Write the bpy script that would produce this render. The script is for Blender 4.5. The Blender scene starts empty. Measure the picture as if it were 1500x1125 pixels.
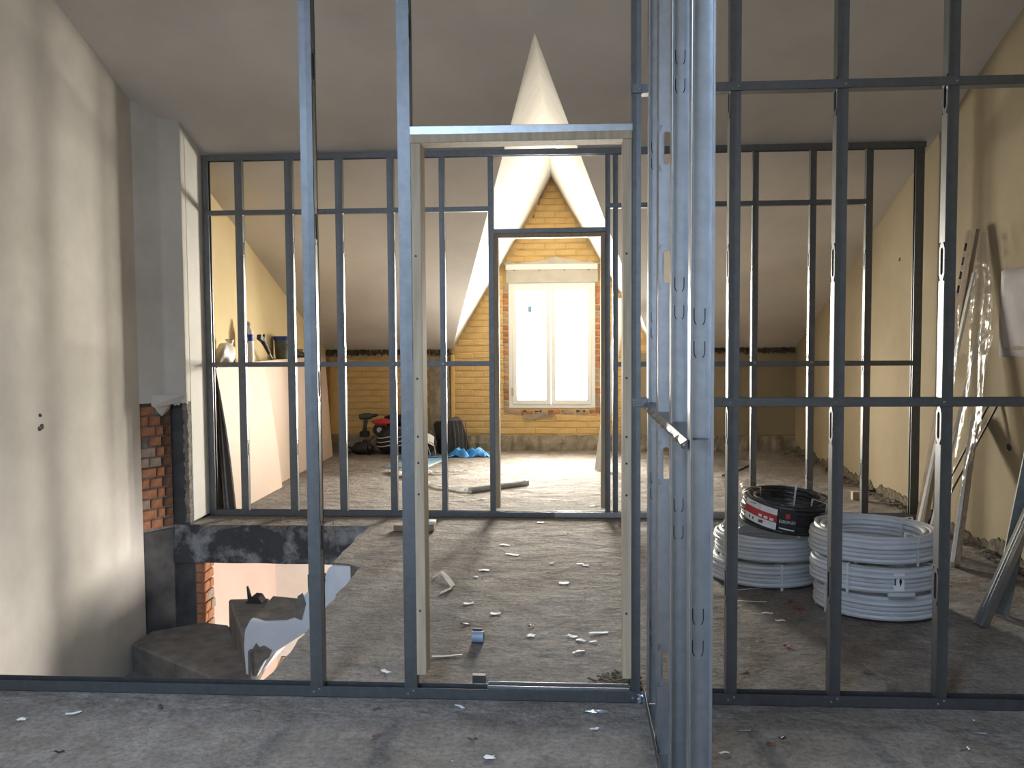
import bpy, bmesh, math, random
from mathutils import Vector, Matrix
random.seed(7)
S = bpy.context.scene
COL = S.collection
PI = math.pi

# ------------------------------------------------------------------ camera
CAM_H = 1.405
RIGHT = Vector((0.9979, 0.06448, -0.0065))
UP = Vector((0.00289, 0.05594, 0.99843))
FWD = Vector((-0.06474, 0.99635, -0.05564))
FPX = 1306.0
cam_d = bpy.data.cameras.new('camera')
cam_d.sensor_width = 36.0
cam_d.lens = FPX / 1500 * 36.0
cam_d.clip_start = 0.05
cam = bpy.data.objects.new('camera', cam_d)
COL.objects.link(cam)
m3 = Matrix((RIGHT, UP, -FWD)).transposed()
cam.matrix_world = Matrix.Translation((0, 0, CAM_H)) @ m3.to_4x4()
S.camera = cam

# ------------------------------------------------------------------ view, world, lights
S.view_settings.view_transform = 'Standard'
S.view_settings.look = 'None'
S.view_settings.gamma = 1.0
S.view_settings.use_curve_mapping = False
S.view_settings.exposure = 0.0
S.cycles.max_bounces = 10
S.cycles.diffuse_bounces = 7
S.cycles.glossy_bounces = 4
S.cycles.transparent_max_bounces = 12
S.cycles.caustics_reflective = False
S.cycles.caustics_refractive = False
S.cycles.sample_clamp_indirect = 8.0
w = bpy.data.worlds.new('world')
S.world = w
w.use_nodes = True
w.node_tree.nodes['Background'].inputs[0].default_value = (0.72, 0.83, 1.0, 1)
w.node_tree.nodes['Background'].inputs[1].default_value = 5.0


def area(name, loc, target, sx, sy, power, color):
    d = bpy.data.lights.new(name, 'AREA')
    d.shape = 'RECTANGLE'
    d.size, d.size_y = sx, sy
    d.energy = power
    d.color = color
    o = bpy.data.objects.new(name, d)
    COL.objects.link(o)
    o.location = loc
    o.rotation_euler = (Vector(target) - Vector(loc)).to_track_quat('-Z', 'Y').to_euler()
    return o


# daylight outside the dormer window and the window behind the camera, then two added lamps
area('daylight_dormer', (-0.215, 11.08, 1.27), (-0.215, 9.0, 1.85), 1.15, 1.62, 1400, (1.0, 0.915, 0.775))
area('daylight_rear', (-0.9, -3.3, 1.70), (-0.9, 0.0, 1.6), 1.6, 1.4, 52, (0.56, 0.75, 1.0))
area('roof_fill', (-1.3, -0.9, 4.05), (-1.3, -0.55, 3.0), 1.25, 1.25, 430, (0.55, 0.73, 1.0))  # added roof light, put in to brighten the near floor more than the studs
area('lower_fill', (1.2, 6.6, -1.3), (-2.0, 7.6, -1.3), 1.6, 1.4, 210, (1.0, 0.93, 0.88))  # added inside the room below to brighten its walls; no window is built there

# ------------------------------------------------------------------ materials


def new_mat(name):
    m = bpy.data.materials.new(name)
    m.use_nodes = True
    nt = m.node_tree
    return m, nt, nt.nodes['Principled BSDF']


def mat(name, c1, c2=None, scale=6.0, detail=6.0, rough=0.85, metal=0.0, bump=0.0, bump_scale=40.0, c3=None, lo=0.35, hi=0.65, coat=0.0, stretch=None):
    """noise mix of two (or three) colours with a fine noise bump"""
    m, nt, b = new_mat(name)
    N, L = nt.nodes, nt.links
    b.inputs['Roughness'].default_value = rough
    b.inputs['Metallic'].default_value = metal
    if coat:
        b.inputs['Coat Weight'].default_value = coat
    tc = N.new('ShaderNodeTexCoord')
    mp = N.new('ShaderNodeMapping')
    L.new(tc.outputs['Object'], mp.inputs[0])
    if stretch:
        mp.inputs['Scale'].default_value = stretch
    if c2 is None:
        b.inputs['Base Color'].default_value = (*c1, 1)
    else:
        n = N.new('ShaderNodeTexNoise')
        n.inputs['Scale'].default_value = scale
        n.inputs['Detail'].default_value = detail
        n.inputs['Roughness'].default_value = 0.62
        L.new(mp.outputs[0], n.inputs['Vector'])
        r = N.new('ShaderNodeValToRGB')
        r.color_ramp.elements[0].position = lo
        r.color_ramp.elements[0].color = (*c1, 1)
        r.color_ramp.elements[1].position = hi
        r.color_ramp.elements[1].color = (*c2, 1)
        if c3:
            e = r.color_ramp.elements.new((lo + hi) / 2)
            e.color = (*c3, 1)
        L.new(n.outputs['Fac'], r.inputs[0])
        L.new(r.outputs[0], b.inputs['Base Color'])
    if bump:
        n2 = N.new('ShaderNodeTexNoise')
        n2.inputs['Scale'].default_value = bump_scale
        n2.inputs['Detail'].default_value = 5
        L.new(mp.outputs[0], n2.inputs['Vector'])
        bp = N.new('ShaderNodeBump')
        bp.inputs['Strength'].default_value = bump
        bp.inputs['Distance'].default_value = 0.01
        L.new(n2.outputs['Fac'], bp.inputs['Height'])
        L.new(bp.outputs[0], b.inputs['Normal'])
    return m


def clear_mat(name, tint=(0.97, 0.98, 1.0), gloss=0.12, rough=0.08, haze=0.0, bump=0.0, bump_scale=14, fres=0.6):
    m, nt, b = new_mat(name)
    N, L = nt.nodes, nt.links
    N.remove(b)
    out = [n for n in N if n.type == 'OUTPUT_MATERIAL'][0]
    t = N.new('ShaderNodeBsdfTransparent')
    t.inputs[0].default_value = (*tint, 1)
    g = N.new('ShaderNodeBsdfGlossy')
    g.inputs['Roughness'].default_value = rough
    lw = N.new('ShaderNodeLayerWeight')
    lw.inputs[0].default_value = 0.25
    mu = N.new('ShaderNodeMath')
    mu.operation = 'MULTIPLY_ADD'
    mu.inputs[1].default_value = fres
    mu.inputs[2].default_value = gloss
    mu.use_clamp = True
    L.new(lw.outputs['Fresnel'], mu.inputs[0])
    mx = N.new('ShaderNodeMixShader')
    L.new(mu.outputs[0], mx.inputs[0])
    L.new(t.outputs[0], mx.inputs[1])
    L.new(g.outputs[0], mx.inputs[2])
    last = mx
    if haze:
        d = N.new('ShaderNodeBsdfDiffuse')
        d.inputs[0].default_value = (0.85, 0.85, 0.85, 1)
        m2 = N.new('ShaderNodeMixShader')
        m2.inputs[0].default_value = haze
        L.new(mx.outputs[0], m2.inputs[1])
        L.new(d.outputs[0], m2.inputs[2])
        last = m2
    if bump:
        n2 = N.new('ShaderNodeTexNoise')
        n2.inputs['Scale'].default_value = bump_scale
        tc = N.new('ShaderNodeTexCoord')
        L.new(tc.outputs['Object'], n2.inputs['Vector'])
        bp = N.new('ShaderNodeBump')
        bp.inputs['Strength'].default_value = bump
        bp.inputs['Distance'].default_value = 0.05
        L.new(n2.outputs['Fac'], bp.inputs['Height'])
        L.new(bp.outputs[0], g.inputs['Normal'])
    L.new(last.outputs[0], out.inputs[0])
    return m


M = {}
M['steel'] = mat('galvanised_steel', (0.140, 0.147, 0.152), (0.165, 0.173, 0.180), 28, 3, rough=0.42, metal=0.85)
M['steel_bright'] = mat('bright_lit_steel', (0.36, 0.375, 0.39), (0.42, 0.438, 0.455), 28, 3, rough=0.36, metal=0.88)  # brighter steel copy; puts the window light into the side partition studs' colour
M['plaster'] = mat('grey_white_plaster', (0.60, 0.565, 0.505), (0.74, 0.705, 0.64), 1.6, 8, rough=0.92, bump=0.12, bump_scale=9)
M['ceiling'] = mat('ceiling_plaster', (0.60, 0.565, 0.525), (0.71, 0.67, 0.625), 0.9, 7, rough=0.92, bump=0.06, bump_scale=8)
M['white_plaster'] = mat('white_plaster', (0.70, 0.68, 0.63), (0.80, 0.78, 0.73), 2.5, 7, rough=0.9, bump=0.08, bump_scale=14)
M['dormer'] = mat('dormer_plaster', (0.50, 0.475, 0.43), (0.58, 0.555, 0.505), 2.2, 7, rough=0.9, bump=0.06, bump_scale=14)
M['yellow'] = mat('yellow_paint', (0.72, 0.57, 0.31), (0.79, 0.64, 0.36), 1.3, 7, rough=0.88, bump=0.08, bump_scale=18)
M['right'] = mat('shaded_yellow_paint', (0.27, 0.215, 0.13), (0.325, 0.265, 0.165), 1.2, 8, rough=0.9, bump=0.10, bump_scale=16)  # darker copy of the yellow: the right side's shade is put into the colour
M['ochre'] = mat('ochre_painted_brick', (0.55, 0.37, 0.145), (0.66, 0.455, 0.19), 5, 7, rough=0.85, bump=0.35, bump_scale=26)
M['ochre_joint'] = mat('ochre_painted_mortar', (0.44, 0.30, 0.13), (0.56, 0.40, 0.18), 7, 6, rough=0.9, bump=0.4, bump_scale=40)
M['brick'] = mat('old_orange_brick', (0.30, 0.115, 0.055), (0.52, 0.24, 0.12), 11, 7, rough=0.92, bump=0.5, bump_scale=45)
M['brick_grey'] = mat('mortar_smeared_brick', (0.30, 0.21, 0.145), (0.44, 0.34, 0.26), 14, 7, rough=0.95, bump=0.5, bump_scale=45)
M['brick_red'] = mat('red_brick', (0.27, 0.10, 0.06), (0.42, 0.23, 0.13), 22, 6, rough=0.92, bump=0.5, bump_scale=50)
M['mortar'] = mat('grey_mortar', (0.14, 0.12, 0.10), (0.27, 0.24, 0.20), 16, 7, rough=0.96, bump=0.6, bump_scale=40)
M['band'] = mat('grey_cement_band', (0.20, 0.16, 0.11), (0.36, 0.31, 0.23), 9, 8, rough=0.95, bump=0.6, bump_scale=28)
M['brick_dark'] = mat('dark_brown_brick', (0.085, 0.045, 0.025), (0.21, 0.105, 0.06), 12, 7, rough=0.95, bump=0.5, bump_scale=45)  # dark brown variant for the right end of each bare course
M['steel_dull'] = mat('dull_galvanised_steel', (0.10, 0.115, 0.105), (0.145, 0.16, 0.15), 22, 4, rough=0.6, metal=0.5)
M['film_strip'] = clear_mat('milky_film_strip', (0.92, 0.92, 0.92), 0.04, 0.3, haze=0.8, bump=0.8, bump_scale=20)
M['dark_concrete'] = mat('dark_concrete', (0.045, 0.045, 0.045), (0.085, 0.083, 0.080), 7, 8, rough=0.93, bump=0.5, bump_scale=24)
M['beam'] = mat('patchy_beam_concrete', (0.05, 0.052, 0.056), (0.26, 0.27, 0.28), 5.5, 12, rough=0.93, bump=0.8, bump_scale=30, lo=0.47, hi=0.62)
M['stair'] = mat('stair_concrete', (0.12, 0.105, 0.09), (0.22, 0.20, 0.175), 6, 8, rough=0.95, bump=0.5, bump_scale=34)
M['stair_white'] = mat('white_skim', (0.60, 0.62, 0.66), (0.72, 0.74, 0.77), 3, 5, rough=0.8, bump=0.1)
M['pink'] = mat('pale_pink_plaster', (0.74, 0.56, 0.47), (0.80, 0.62, 0.53), 2, 5, rough=0.9)
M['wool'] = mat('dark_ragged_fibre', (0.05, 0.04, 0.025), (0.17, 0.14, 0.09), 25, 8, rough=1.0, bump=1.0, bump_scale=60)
M['wood'] = mat('raw_pine', (0.36, 0.28, 0.185), (0.48, 0.385, 0.265), 9, 6, rough=0.75, bump=0.12, bump_scale=40, stretch=(6, 6, 0.35))
M['wood_dark'] = mat('weathered_board', (0.22, 0.155, 0.10), (0.38, 0.29, 0.20), 9, 7, rough=0.85, bump=0.2, bump_scale=40, stretch=(6, 6, 0.4))
M['white_wood'] = mat('primed_white_wood', (0.66, 0.63, 0.56), (0.76, 0.73, 0.66), 6, 5, rough=0.7)
M['board'] = mat('pink_gypsum_paper', (0.57, 0.43, 0.335), (0.62, 0.47, 0.37), 1.5, 4, rough=0.62)
M['board_edge'] = mat('gypsum_edge', (0.36, 0.32, 0.28), (0.50, 0.46, 0.42), 20, 4, rough=0.9)
M['pvc'] = mat('white_window_plastic', (0.86, 0.86, 0.83), rough=0.35)
M['lintel'] = mat('dusty_white_panel', (0.44, 0.41, 0.35), (0.53, 0.50, 0.43), 5, 6, rough=0.8)
M['pipe'] = mat('white_plastic_pipe', (0.50, 0.52, 0.55), (0.56, 0.58, 0.61), 5, 3, rough=0.38)
M['black_pipe'] = mat('black_corrugated_pipe', (0.008, 0.008, 0.009), (0.016, 0.016, 0.018), 20, 3, rough=0.28)
M['black'] = mat('black_plastic', (0.010, 0.010, 0.011), (0.022, 0.022, 0.023), 12, 4, rough=0.5)
M['black_cloth'] = mat('black_cloth', (0.010, 0.009, 0.010), (0.022, 0.020, 0.021), 18, 5, rough=0.7, bump=0.4, bump_scale=30)
M['dark_grey'] = mat('charcoal_plastic', (0.05, 0.05, 0.048), (0.085, 0.085, 0.08), 16, 4, rough=0.6)
M['red'] = mat('red_plastic', (0.42, 0.025, 0.03), (0.50, 0.04, 0.04), 8, 3, rough=0.5)
M['blue'] = mat('blue_sheet', (0.03, 0.22, 0.60), (0.06, 0.34, 0.75), 12, 5, rough=0.45, bump=0.4, bump_scale=20)
M['navy'] = mat('dark_blue_label', (0.02, 0.05, 0.28), rough=0.5)
M['pale_blue'] = mat('pale_blue_card', (0.20, 0.33, 0.45), (0.27, 0.41, 0.52), 6, 4, rough=0.6)
M['tube_blue'] = mat('grey_blue_plastic', (0.28, 0.37, 0.52), (0.34, 0.44, 0.60), 10, 3, rough=0.4)
M['white'] = mat('white_paper', (0.74, 0.75, 0.75), (0.82, 0.82, 0.81), 20, 3, rough=0.7)
M['patch'] = mat('pale_wall_patch', (0.33, 0.31, 0.31), (0.38, 0.36, 0.36), 4, 5, rough=0.85)
M['bag'] = mat('cloudy_white_bag', (0.74, 0.70, 0.62), (0.82, 0.79, 0.72), 7, 5, rough=0.4, bump=0.6, bump_scale=18)
M['cloth'] = mat('beige_dust_sheet', (0.70, 0.55, 0.43), (0.78, 0.64, 0.52), 5, 5, rough=0.85)
M['brown'] = mat('brown_chip', (0.13, 0.055, 0.035), (0.22, 0.10, 0.07), 30, 4, rough=0.9)
M['rust'] = mat('dull_red_chip', (0.20, 0.035, 0.03), (0.28, 0.06, 0.05), 30, 4, rough=0.8)
M['foil'] = mat('thin_silver_foil', (0.6, 0.68, 0.76), (0.75, 0.82, 0.88), 60, 3, rough=0.25, metal=0.8)
M['rubble'] = mat('plaster_rubble', (0.10, 0.08, 0.06), (0.27, 0.22, 0.17), 22, 6, rough=1.0, bump=0.6)
M['green_film'] = mat('dark_green_bucket', (0.07, 0.085, 0.055), (0.15, 0.17, 0.12), 14, 5, rough=0.4)
M['yellow_label'] = mat('yellow_green_label', (0.62, 0.68, 0.10), rough=0.5)
M['glass'] = clear_mat('window_glass', (0.98, 0.99, 1.0), 0.04, 0.02)
M['film'] = clear_mat('clear_film', (0.94, 0.935, 0.92), 0.010, 0.20, haze=0.02, bump=0.5, bump_scale=9, fres=0.10)
M['film_white'] = clear_mat('milky_film', (0.92, 0.92, 0.92), 0.06, 0.25, haze=0.55, bump=0.8, bump_scale=20)


def floor_material():
    m, nt, b = new_mat('rough_concrete_screed')
    N, L = nt.nodes, nt.links
    b.inputs['Roughness'].default_value = 0.92
    tc = N.new('ShaderNodeTexCoord')

    def noise(scale, detail, rough=0.6, st=None):
        n = N.new('ShaderNodeTexNoise')
        n.inputs['Scale'].default_value = scale
        n.inputs['Detail'].default_value = detail
        n.inputs['Roughness'].default_value = rough
        if st:
            mp = N.new('ShaderNodeMapping')
            mp.inputs['Scale'].default_value = st
            L.new(tc.outputs['Object'], mp.inputs[0])
            L.new(mp.outputs[0], n.inputs['Vector'])
        else:
            L.new(tc.outputs['Object'], n.inputs['Vector'])
        return n

    def ramp(src, p0, c0, p1, c1):
        r = N.new('ShaderNodeValToRGB')
        r.color_ramp.elements[0].position, r.color_ramp.elements[1].position = p0, p1
        r.color_ramp.elements[0].color = (*c0, 1)
        r.color_ramp.elements[1].color = (*c1, 1)
        L.new(src.outputs['Fac'], r.inputs[0])
        return r

    def mix(kind, a, bb, f):
        x = N.new('ShaderNodeMix')
        x.data_type = 'RGBA'
        x.blend_type = kind
        x.inputs['Factor'].default_value = f
        L.new(a, x.inputs['A'])
        L.new(bb, x.inputs['B'])
        return x.outputs['Result']
    big = ramp(noise(0.8, 7), 0.36, (0.22, 0.195, 0.17), 0.66, (0.31, 0.285, 0.262))
    mid = ramp(noise(7, 10, 0.72), 0.33, (0.52, 0.50, 0.48), 0.62, (1.06, 1.05, 1.04))
    fine = ramp(noise(42, 8, 0.75), 0.34, (0.40, 0.385, 0.37), 0.56, (1.10, 1.10, 1.10))
    dirt = ramp(noise(1.7, 9, 0.7, (1.0, 0.5, 1.0)), 0.30, (0.60, 0.47, 0.35), 0.47, (1, 1, 1))
    c = mix('MULTIPLY', big.outputs[0], mid.outputs[0], 0.85)
    c = mix('MULTIPLY', c, fine.outputs[0], 0.75)
    c = mix('MULTIPLY', c, dirt.outputs[0], 0.7)
    L.new(c, b.inputs['Base Color'])
    n1 = noise(16, 10, 0.72, (0.7, 1.3, 1))
    n2 = noise(4, 6, 0.6)
    ad = N.new('ShaderNodeMath')
    ad.operation = 'MULTIPLY_ADD'
    ad.inputs[1].default_value = 5.0
    L.new(n2.outputs['Fac'], ad.inputs[0])
    L.new(n1.outputs['Fac'], ad.inputs[2])
    bp = N.new('ShaderNodeBump')
    bp.inputs['Strength'].default_value = 0.8
    bp.inputs['Distance'].default_value = 0.02
    L.new(ad.outputs[0], bp.inputs['Height'])
    L.new(bp.outputs[0], b.inputs['Normal'])
    return m


M['floor'] = floor_material()

# ------------------------------------------------------------------ geometry helpers


class MB:
    def __init__(self):
        self.v, self.f, self.mi = [], [], []

    def add(self, vs, fs, k=0):
        n = len(self.v)
        self.v += [tuple(x) for x in vs]
        self.f += [tuple(i + n for i in q) for q in fs]
        self.mi += [k] * len(fs)
        return self

    def box(self, lo, hi, k=0):
        x0, y0, z0 = lo
        x1, y1, z1 = hi
        return self.add([(x0, y0, z0), (x1, y0, z0), (x1, y1, z0), (x0, y1, z0), (x0, y0, z1), (x1, y0, z1), (x1, y1, z1), (x0, y1, z1)],
                        [(0, 3, 2, 1), (4, 5, 6, 7), (0, 1, 5, 4), (1, 2, 6, 5), (2, 3, 7, 6), (3, 0, 4, 7)], k)

    def bar(self, a, b, wu, wv, up=(0, 0, 1), k=0):
        """box from a to b with cross-section wu (side) x wv (up)"""
        a, b = Vector(a), Vector(b)
        d = (b - a).normalized()
        u = d.cross(Vector(up))
        if u.length < 1e-4:
            u = d.cross(Vector((1, 0, 0)))
        u.normalize()
        v = u.cross(d)
        vs = []
        for c in (a, b):
            for s, t in ((-1, -1), (1, -1), (1, 1), (-1, 1)):
                vs.append(c + u * (s * wu / 2) + v * (t * wv / 2))
        return self.add(vs, [(3, 2, 1, 0), (4, 5, 6, 7), (0, 1, 5, 4), (1, 2, 6, 5), (2, 3, 7, 6), (3, 0, 4, 7)], k)

    def prism(self, pts, z0, z1, k=0):
        """pts: counter-clockwise outline in XY"""
        n = len(pts)
        vs = [(x, y, z0) for x, y in pts] + [(x, y, z1) for x, y in pts]
        fs = [tuple(range(n - 1, -1, -1)), tuple(range(n, 2 * n))] + [(i, (i + 1) % n, n + (i + 1) % n, n + i) for i in range(n)]
        return self.add(vs, fs, k)

    def prism_xz(self, pts, y0, y1, k=0):
        n = len(pts)
        vs = [(x, y0, z) for x, z in pts] + [(x, y1, z) for x, z in pts]
        fs = [tuple(range(n)), tuple(range(2 * n - 1, n - 1, -1))] + [((i + 1) % n, i, n + i, n + (i + 1) % n) for i in range(n)]
        return self.add(vs, fs, k)

    def tube(self, path, r, n=8, k=0, caps=True, rv=None):
        P = [Vector(p) for p in path]
        vs, fs = [], []
        u = None
        for i, p in enumerate(P):
            d = (P[min(i + 1, len(P) - 1)] - P[max(i - 1, 0)]).normalized()
            if u is None:
                u = d.cross(Vector((0, 0, 1)))
                if u.length < 1e-3:
                    u = d.cross(Vector((1, 0, 0)))
            u = (u - d * u.dot(d)).normalized()
            v = d.cross(u)
            rr = r[i] if isinstance(r, (list, tuple)) else r
            for j in range(n):
                t = 2 * PI * j / n
                vs.append(p + u * (math.cos(t) * rr) + v * (math.sin(t) * (rv if rv else rr)))
        for i in range(len(P) - 1):
            for j in range(n):
                a, b = i * n + j, i * n + (j + 1) % n
                fs.append((a, b, b + n, a + n))
        if caps:
            fs.append(tuple(range(n - 1, -1, -1)))
            fs.append(tuple(range((len(P) - 1) * n, len(P) * n)))
        return self.add(vs, fs, k)

    def lathe(self, prof, c=(0, 0, 0), n=24, k=0):
        vs, fs = [], []
        for r, z in prof:
            for j in range(n):
                t = 2 * PI * j / n
                vs.append((c[0] + r * math.cos(t), c[1] + r * math.sin(t), c[2] + z))
        for i in range(len(prof) - 1):
            for j in range(n):
                a, b = i * n + j, i * n + (j + 1) % n
                fs.append((a, b, b + n, a + n))
        fs.append(tuple(range(n - 1, -1, -1)))
        m = (len(prof) - 1) * n
        fs.append(tuple(range(m, m + n)))
        return self.add(vs, fs, k)

    def grid(self, fn, nu, nv, k=0):
        vs = [fn(i / nu, j / nv) for i in range(nu + 1) for j in range(nv + 1)]
        fs = [(i * (nv + 1) + j, (i + 1) * (nv + 1) + j, (i + 1) * (nv + 1) + j + 1, i * (nv + 1) + j + 1) for i in range(nu) for j in range(nv)]
        return self.add(vs, fs, k)

    def jitter(self, a, seed=0):
        r = random.Random(seed)
        self.v = [(x + r.uniform(-a, a), y + r.uniform(-a, a), z + r.uniform(-a, a)) for x, y, z in self.v]
        return self

    def mesh(self, name, mats, smooth=False, solid=0.0, bevel=0.0, fix=True):
        me = bpy.data.meshes.new(name)
        me.from_pydata(self.v, [], self.f)
        if not isinstance(mats, (list, tuple)):
            mats = [mats]
        for m in mats:
            me.materials.append(m)
        me.polygons.foreach_set('material_index', self.mi)
        bm = bmesh.new()
        bm.from_mesh(me)
        bmesh.ops.remove_doubles(bm, verts=bm.verts, dist=1e-5)
        if bevel:
            bmesh.ops.bevel(bm, geom=list(bm.edges), offset=bevel, segments=1, affect='EDGES', clamp_overlap=True)
        if solid:
            bmesh.ops.solidify(bm, geom=list(bm.faces), thickness=solid)
        if fix:
            bmesh.ops.recalc_face_normals(bm, faces=list(bm.faces))
        bm.to_mesh(me)
        bm.free()
        if smooth:
            me.polygons.foreach_set('use_smooth', [True] * len(me.polygons))
            if smooth == 'auto':
                try:
                    me.set_sharp_from_angle(angle=math.radians(38))
                except Exception:
                    pass
        return me

    def build(self, name, mats, parent=None, **kw):
        return link(name, self.mesh(name, mats, **kw), parent)


def link(name, me, parent=None):
    o = bpy.data.objects.new(name, me)
    COL.objects.link(o)
    if parent:
        o.parent = parent
    return o


def empty(name, loc=(0, 0, 0), rz=0.0):
    o = bpy.data.objects.new(name, None)
    COL.objects.link(o)
    o.empty_display_size = 0.1
    o.location = loc
    o.rotation_euler = (0, 0, rz)
    return o


def tag(o, label, cat, group=None):
    o['label'] = label
    o['category'] = cat
    if group:
        o['group'] = group
    return o


def struct(o):
    o['kind'] = 'structure'
    return o


def on_floor(u, v, z=0.0):
    """the floor point seen at a place in the photo"""
    d = RIGHT * ((u - 750) / FPX) + UP * ((562.5 - v) / FPX) + FWD
    t = (z - CAM_H) / d.z
    return Vector((d.x * t, d.y * t, z))


def smooth_path(pts, n=8):
    P = [Vector(p) for p in pts]
    P = [P[0] * 2 - P[1]] + P + [P[-1] * 2 - P[-2]]
    out = []
    for i in range(1, len(P) - 2):
        for j in range(n):
            t = j / n
            a, b, c, d = P[i - 1], P[i], P[i + 1], P[i + 2]
            out.append(0.5 * ((2 * b) + (c - a) * t + (2 * a - 5 * b + 4 * c - d) * t * t + (3 * b - a - 3 * c + d) * t ** 3))
    out.append(P[-2])
    return out


def rough_line(a, b, n, amp, seed):
    r = random.Random(seed)
    a, b = Vector(a), Vector(b)
    d = (b - a).normalized()
    p = Vector((-d.y, d.x))
    return [tuple(a.lerp(b, (i + 1) / (n + 1)) + p * r.uniform(-amp, amp)) for i in range(n)]


# ------------------------------------------------------------------ room shell
XL, XR, YB, YF = -3.07, 2.67, 10.73, -3.0
KZ = 1.236                                     # height where the slope meets the rear wall


def zc(y):
    return 3.124 - 0.3993 * (y - 6.0)


# floor slab with the stairwell notch
out = [(XL, YF), (XR, YF), (XR, YB), (XL, YB), (XL, 6.43)]
out += rough_line((XL, 6.43), (-1.49, 6.43), 16, 0.012, 1) + [(-1.49, 6.43)] + rough_line((-1.49, 6.43), (-1.47, 5.37), 10, 0.012, 2)
out += [(-1.47, 5.37), (-1.36, 5.34), (-1.27, 5.26)] + rough_line((-1.27, 5.26), (-1.245, 3.42), 22, 0.010, 3) + [(-1.245, 3.42), (XL, 3.42)]
mb = MB().prism(out, -0.26, 0.0)
floor = struct(mb.build('floor', M['floor']))
# beam along the far side of the stairwell
mb = MB().grid(lambda a, b: (XL + a * 1.585, 6.41 - 0.012 * math.sin(9 * a + 5 * b) * math.sin(17 * a) + (0.03 * max(0, b - 0.85) / 0.15), -0.285 + b * 0.281), 40, 8)
mb.box((XL, 6.432, -0.285), (-1.485, 6.78, -0.004))
mb.build('stairwell_beam', M['beam'], floor, smooth='auto')

# ceiling slope with the dormer notch
AX, AZ, HW = -0.2125, 3.27, 1.205              # dormer ridge x, ridge height, half width at the knee wall
AY = 6.0 - (AZ - 3.124) / 0.3993
top, T = 2.0, 0.10
cv = [(XL - .2, top), (AX, AY), (XL - .2, YB + .3), (AX - HW, YB), (XR + .2, top), (XR + .2, YB + .3), (AX + HW, YB), (AX - HW * 1.075, YB + .3), (AX + HW * 1.075, YB + .3)]
vs = [(x, y, zc(y)) for x, y in cv] + [(x, y, zc(y) + T) for x, y in cv]
quads = [(0, 1, 3), (0, 3, 2), (3, 7, 2), (0, 4, 1), (4, 6, 1), (4, 5, 6), (6, 5, 8)]
fs = [q for q in quads] + [tuple(i + 9 for i in reversed(q)) for q in quads]
mb = MB().add(vs, fs)
# the other slope, behind the camera
SK = (-1.95, -0.65, -1.6, -0.3)                # roof window added in that slope to light the near floor: x0, x1, y0, y1


def zr(y):
    return zc(top) - 0.3993 * (top - y)


def slope_piece(x0, x1, ya, yb):
    p = [(x0, ya), (x1, ya), (x1, yb), (x0, yb)]
    mb.add([(x, y, zr(y)) for x, y in p] + [(x, y, zr(y) + T) for x, y in p],
           [(3, 2, 1, 0), (4, 5, 6, 7), (0, 1, 5, 4), (1, 2, 6, 5), (2, 3, 7, 6), (3, 0, 4, 7)])


slope_piece(XL - .2, XR + .2, SK[3], top)
slope_piece(XL - .2, XR + .2, YF - .3, SK[2])
slope_piece(XL - .2, SK[0], SK[2], SK[3])
slope_piece(SK[1], XR + .2, SK[2], SK[3])
ceiling = struct(mb.build('ceiling', M['ceiling'], fix=False))
for s in (-1, 1):
    A, Bk, K = Vector((AX, AY, AZ)), Vector((AX, YB + .3, AZ)), Vector((AX + s * HW, YB, KZ))
    K2 = Vector((AX + s * HW, YB + .3, KZ))
    nrm = Vector((s * 0.86, 0, 0.5)) * 0.09
    vs = [A, Bk, K2, K] + [p + nrm for p in (A, Bk, K2, K)]
    MB().add(vs, [(0, 1, 2, 3), (7, 6, 5, 4), (0, 4, 5, 1), (2, 6, 7, 3), (0, 3, 7, 4)]).build('dormer_slope', M['dormer'], ceiling)

# left wall: plaster face, canted corner, pier, yellow stretch beyond
ZB = -2.9
wl = MB().prism([(XL - .25, YF), (XL, YF), (XL, 6.17), (XL - .04, 6.19), (XL - .25, 6.19)], ZB, 4.95)
wall_left = struct(wl.build('wall_left', M['plaster']))
# upper canted corner and pier, plaster kept above the broken edge
up_pts = [(XL - .25, 6.16), (XL, 6.165), (XL + 0.035, 6.20), (-2.975, 6.345), (-2.95, 6.36), (-2.84, 6.385), (-2.826, 6.40), (-2.826, 6.47), (XL - .25, 6.47)]
MB().prism(up_pts, 0.925, 3.1).build('corner_plaster', M['plaster'], wall_left, smooth='auto')
MB().prism([(-2.90, 6.472), (-2.825, 6.472), (-2.825, 6.80), (-2.90, 6.80)], 0.015, 3.05).build('pier_plaster', M['white_plaster'], wall_left, bevel=0.006)
MB().prism([(-3.25, 6.435), (-2.838, 6.435), (-2.838, 6.80), (-3.25, 6.80)], -0.02, 3.0).build('concrete_column', M['dark_concrete'], wall_left)
MB().prism([(-3.25, 6.42), (-2.80, 6.42), (-2.80, 6.62), (-3.25, 6.62)], ZB, -0.285).build('lower_column', M['dark_concrete'], wall_left)
MB().prism([(-3.3, 6.80), (-2.98, 6.80), (-2.98, YB + .2), (-3.3, YB + .2)], -0.1, 3.0).build('yellow_plaster', M['yellow'], wall_left)
# canted mortar backing for the bare bricks
MB().prism([(XL - .25, 6.19), (XL - .03, 6.19), (-2.965, 6.405), (-2.965, 6.45), (XL - .25, 6.45)], -0.02, 0.96).build('bare_mortar', M['mortar'], wall_left)
MB().prism([(XL - .25, 6.18), (XL - .03, 6.18), (-2.955, 6.395), (-2.955, 6.45), (XL - .25, 6.45)], ZB, -0.02).build('bare_concrete', M['dark_concrete'], wall_left)
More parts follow.
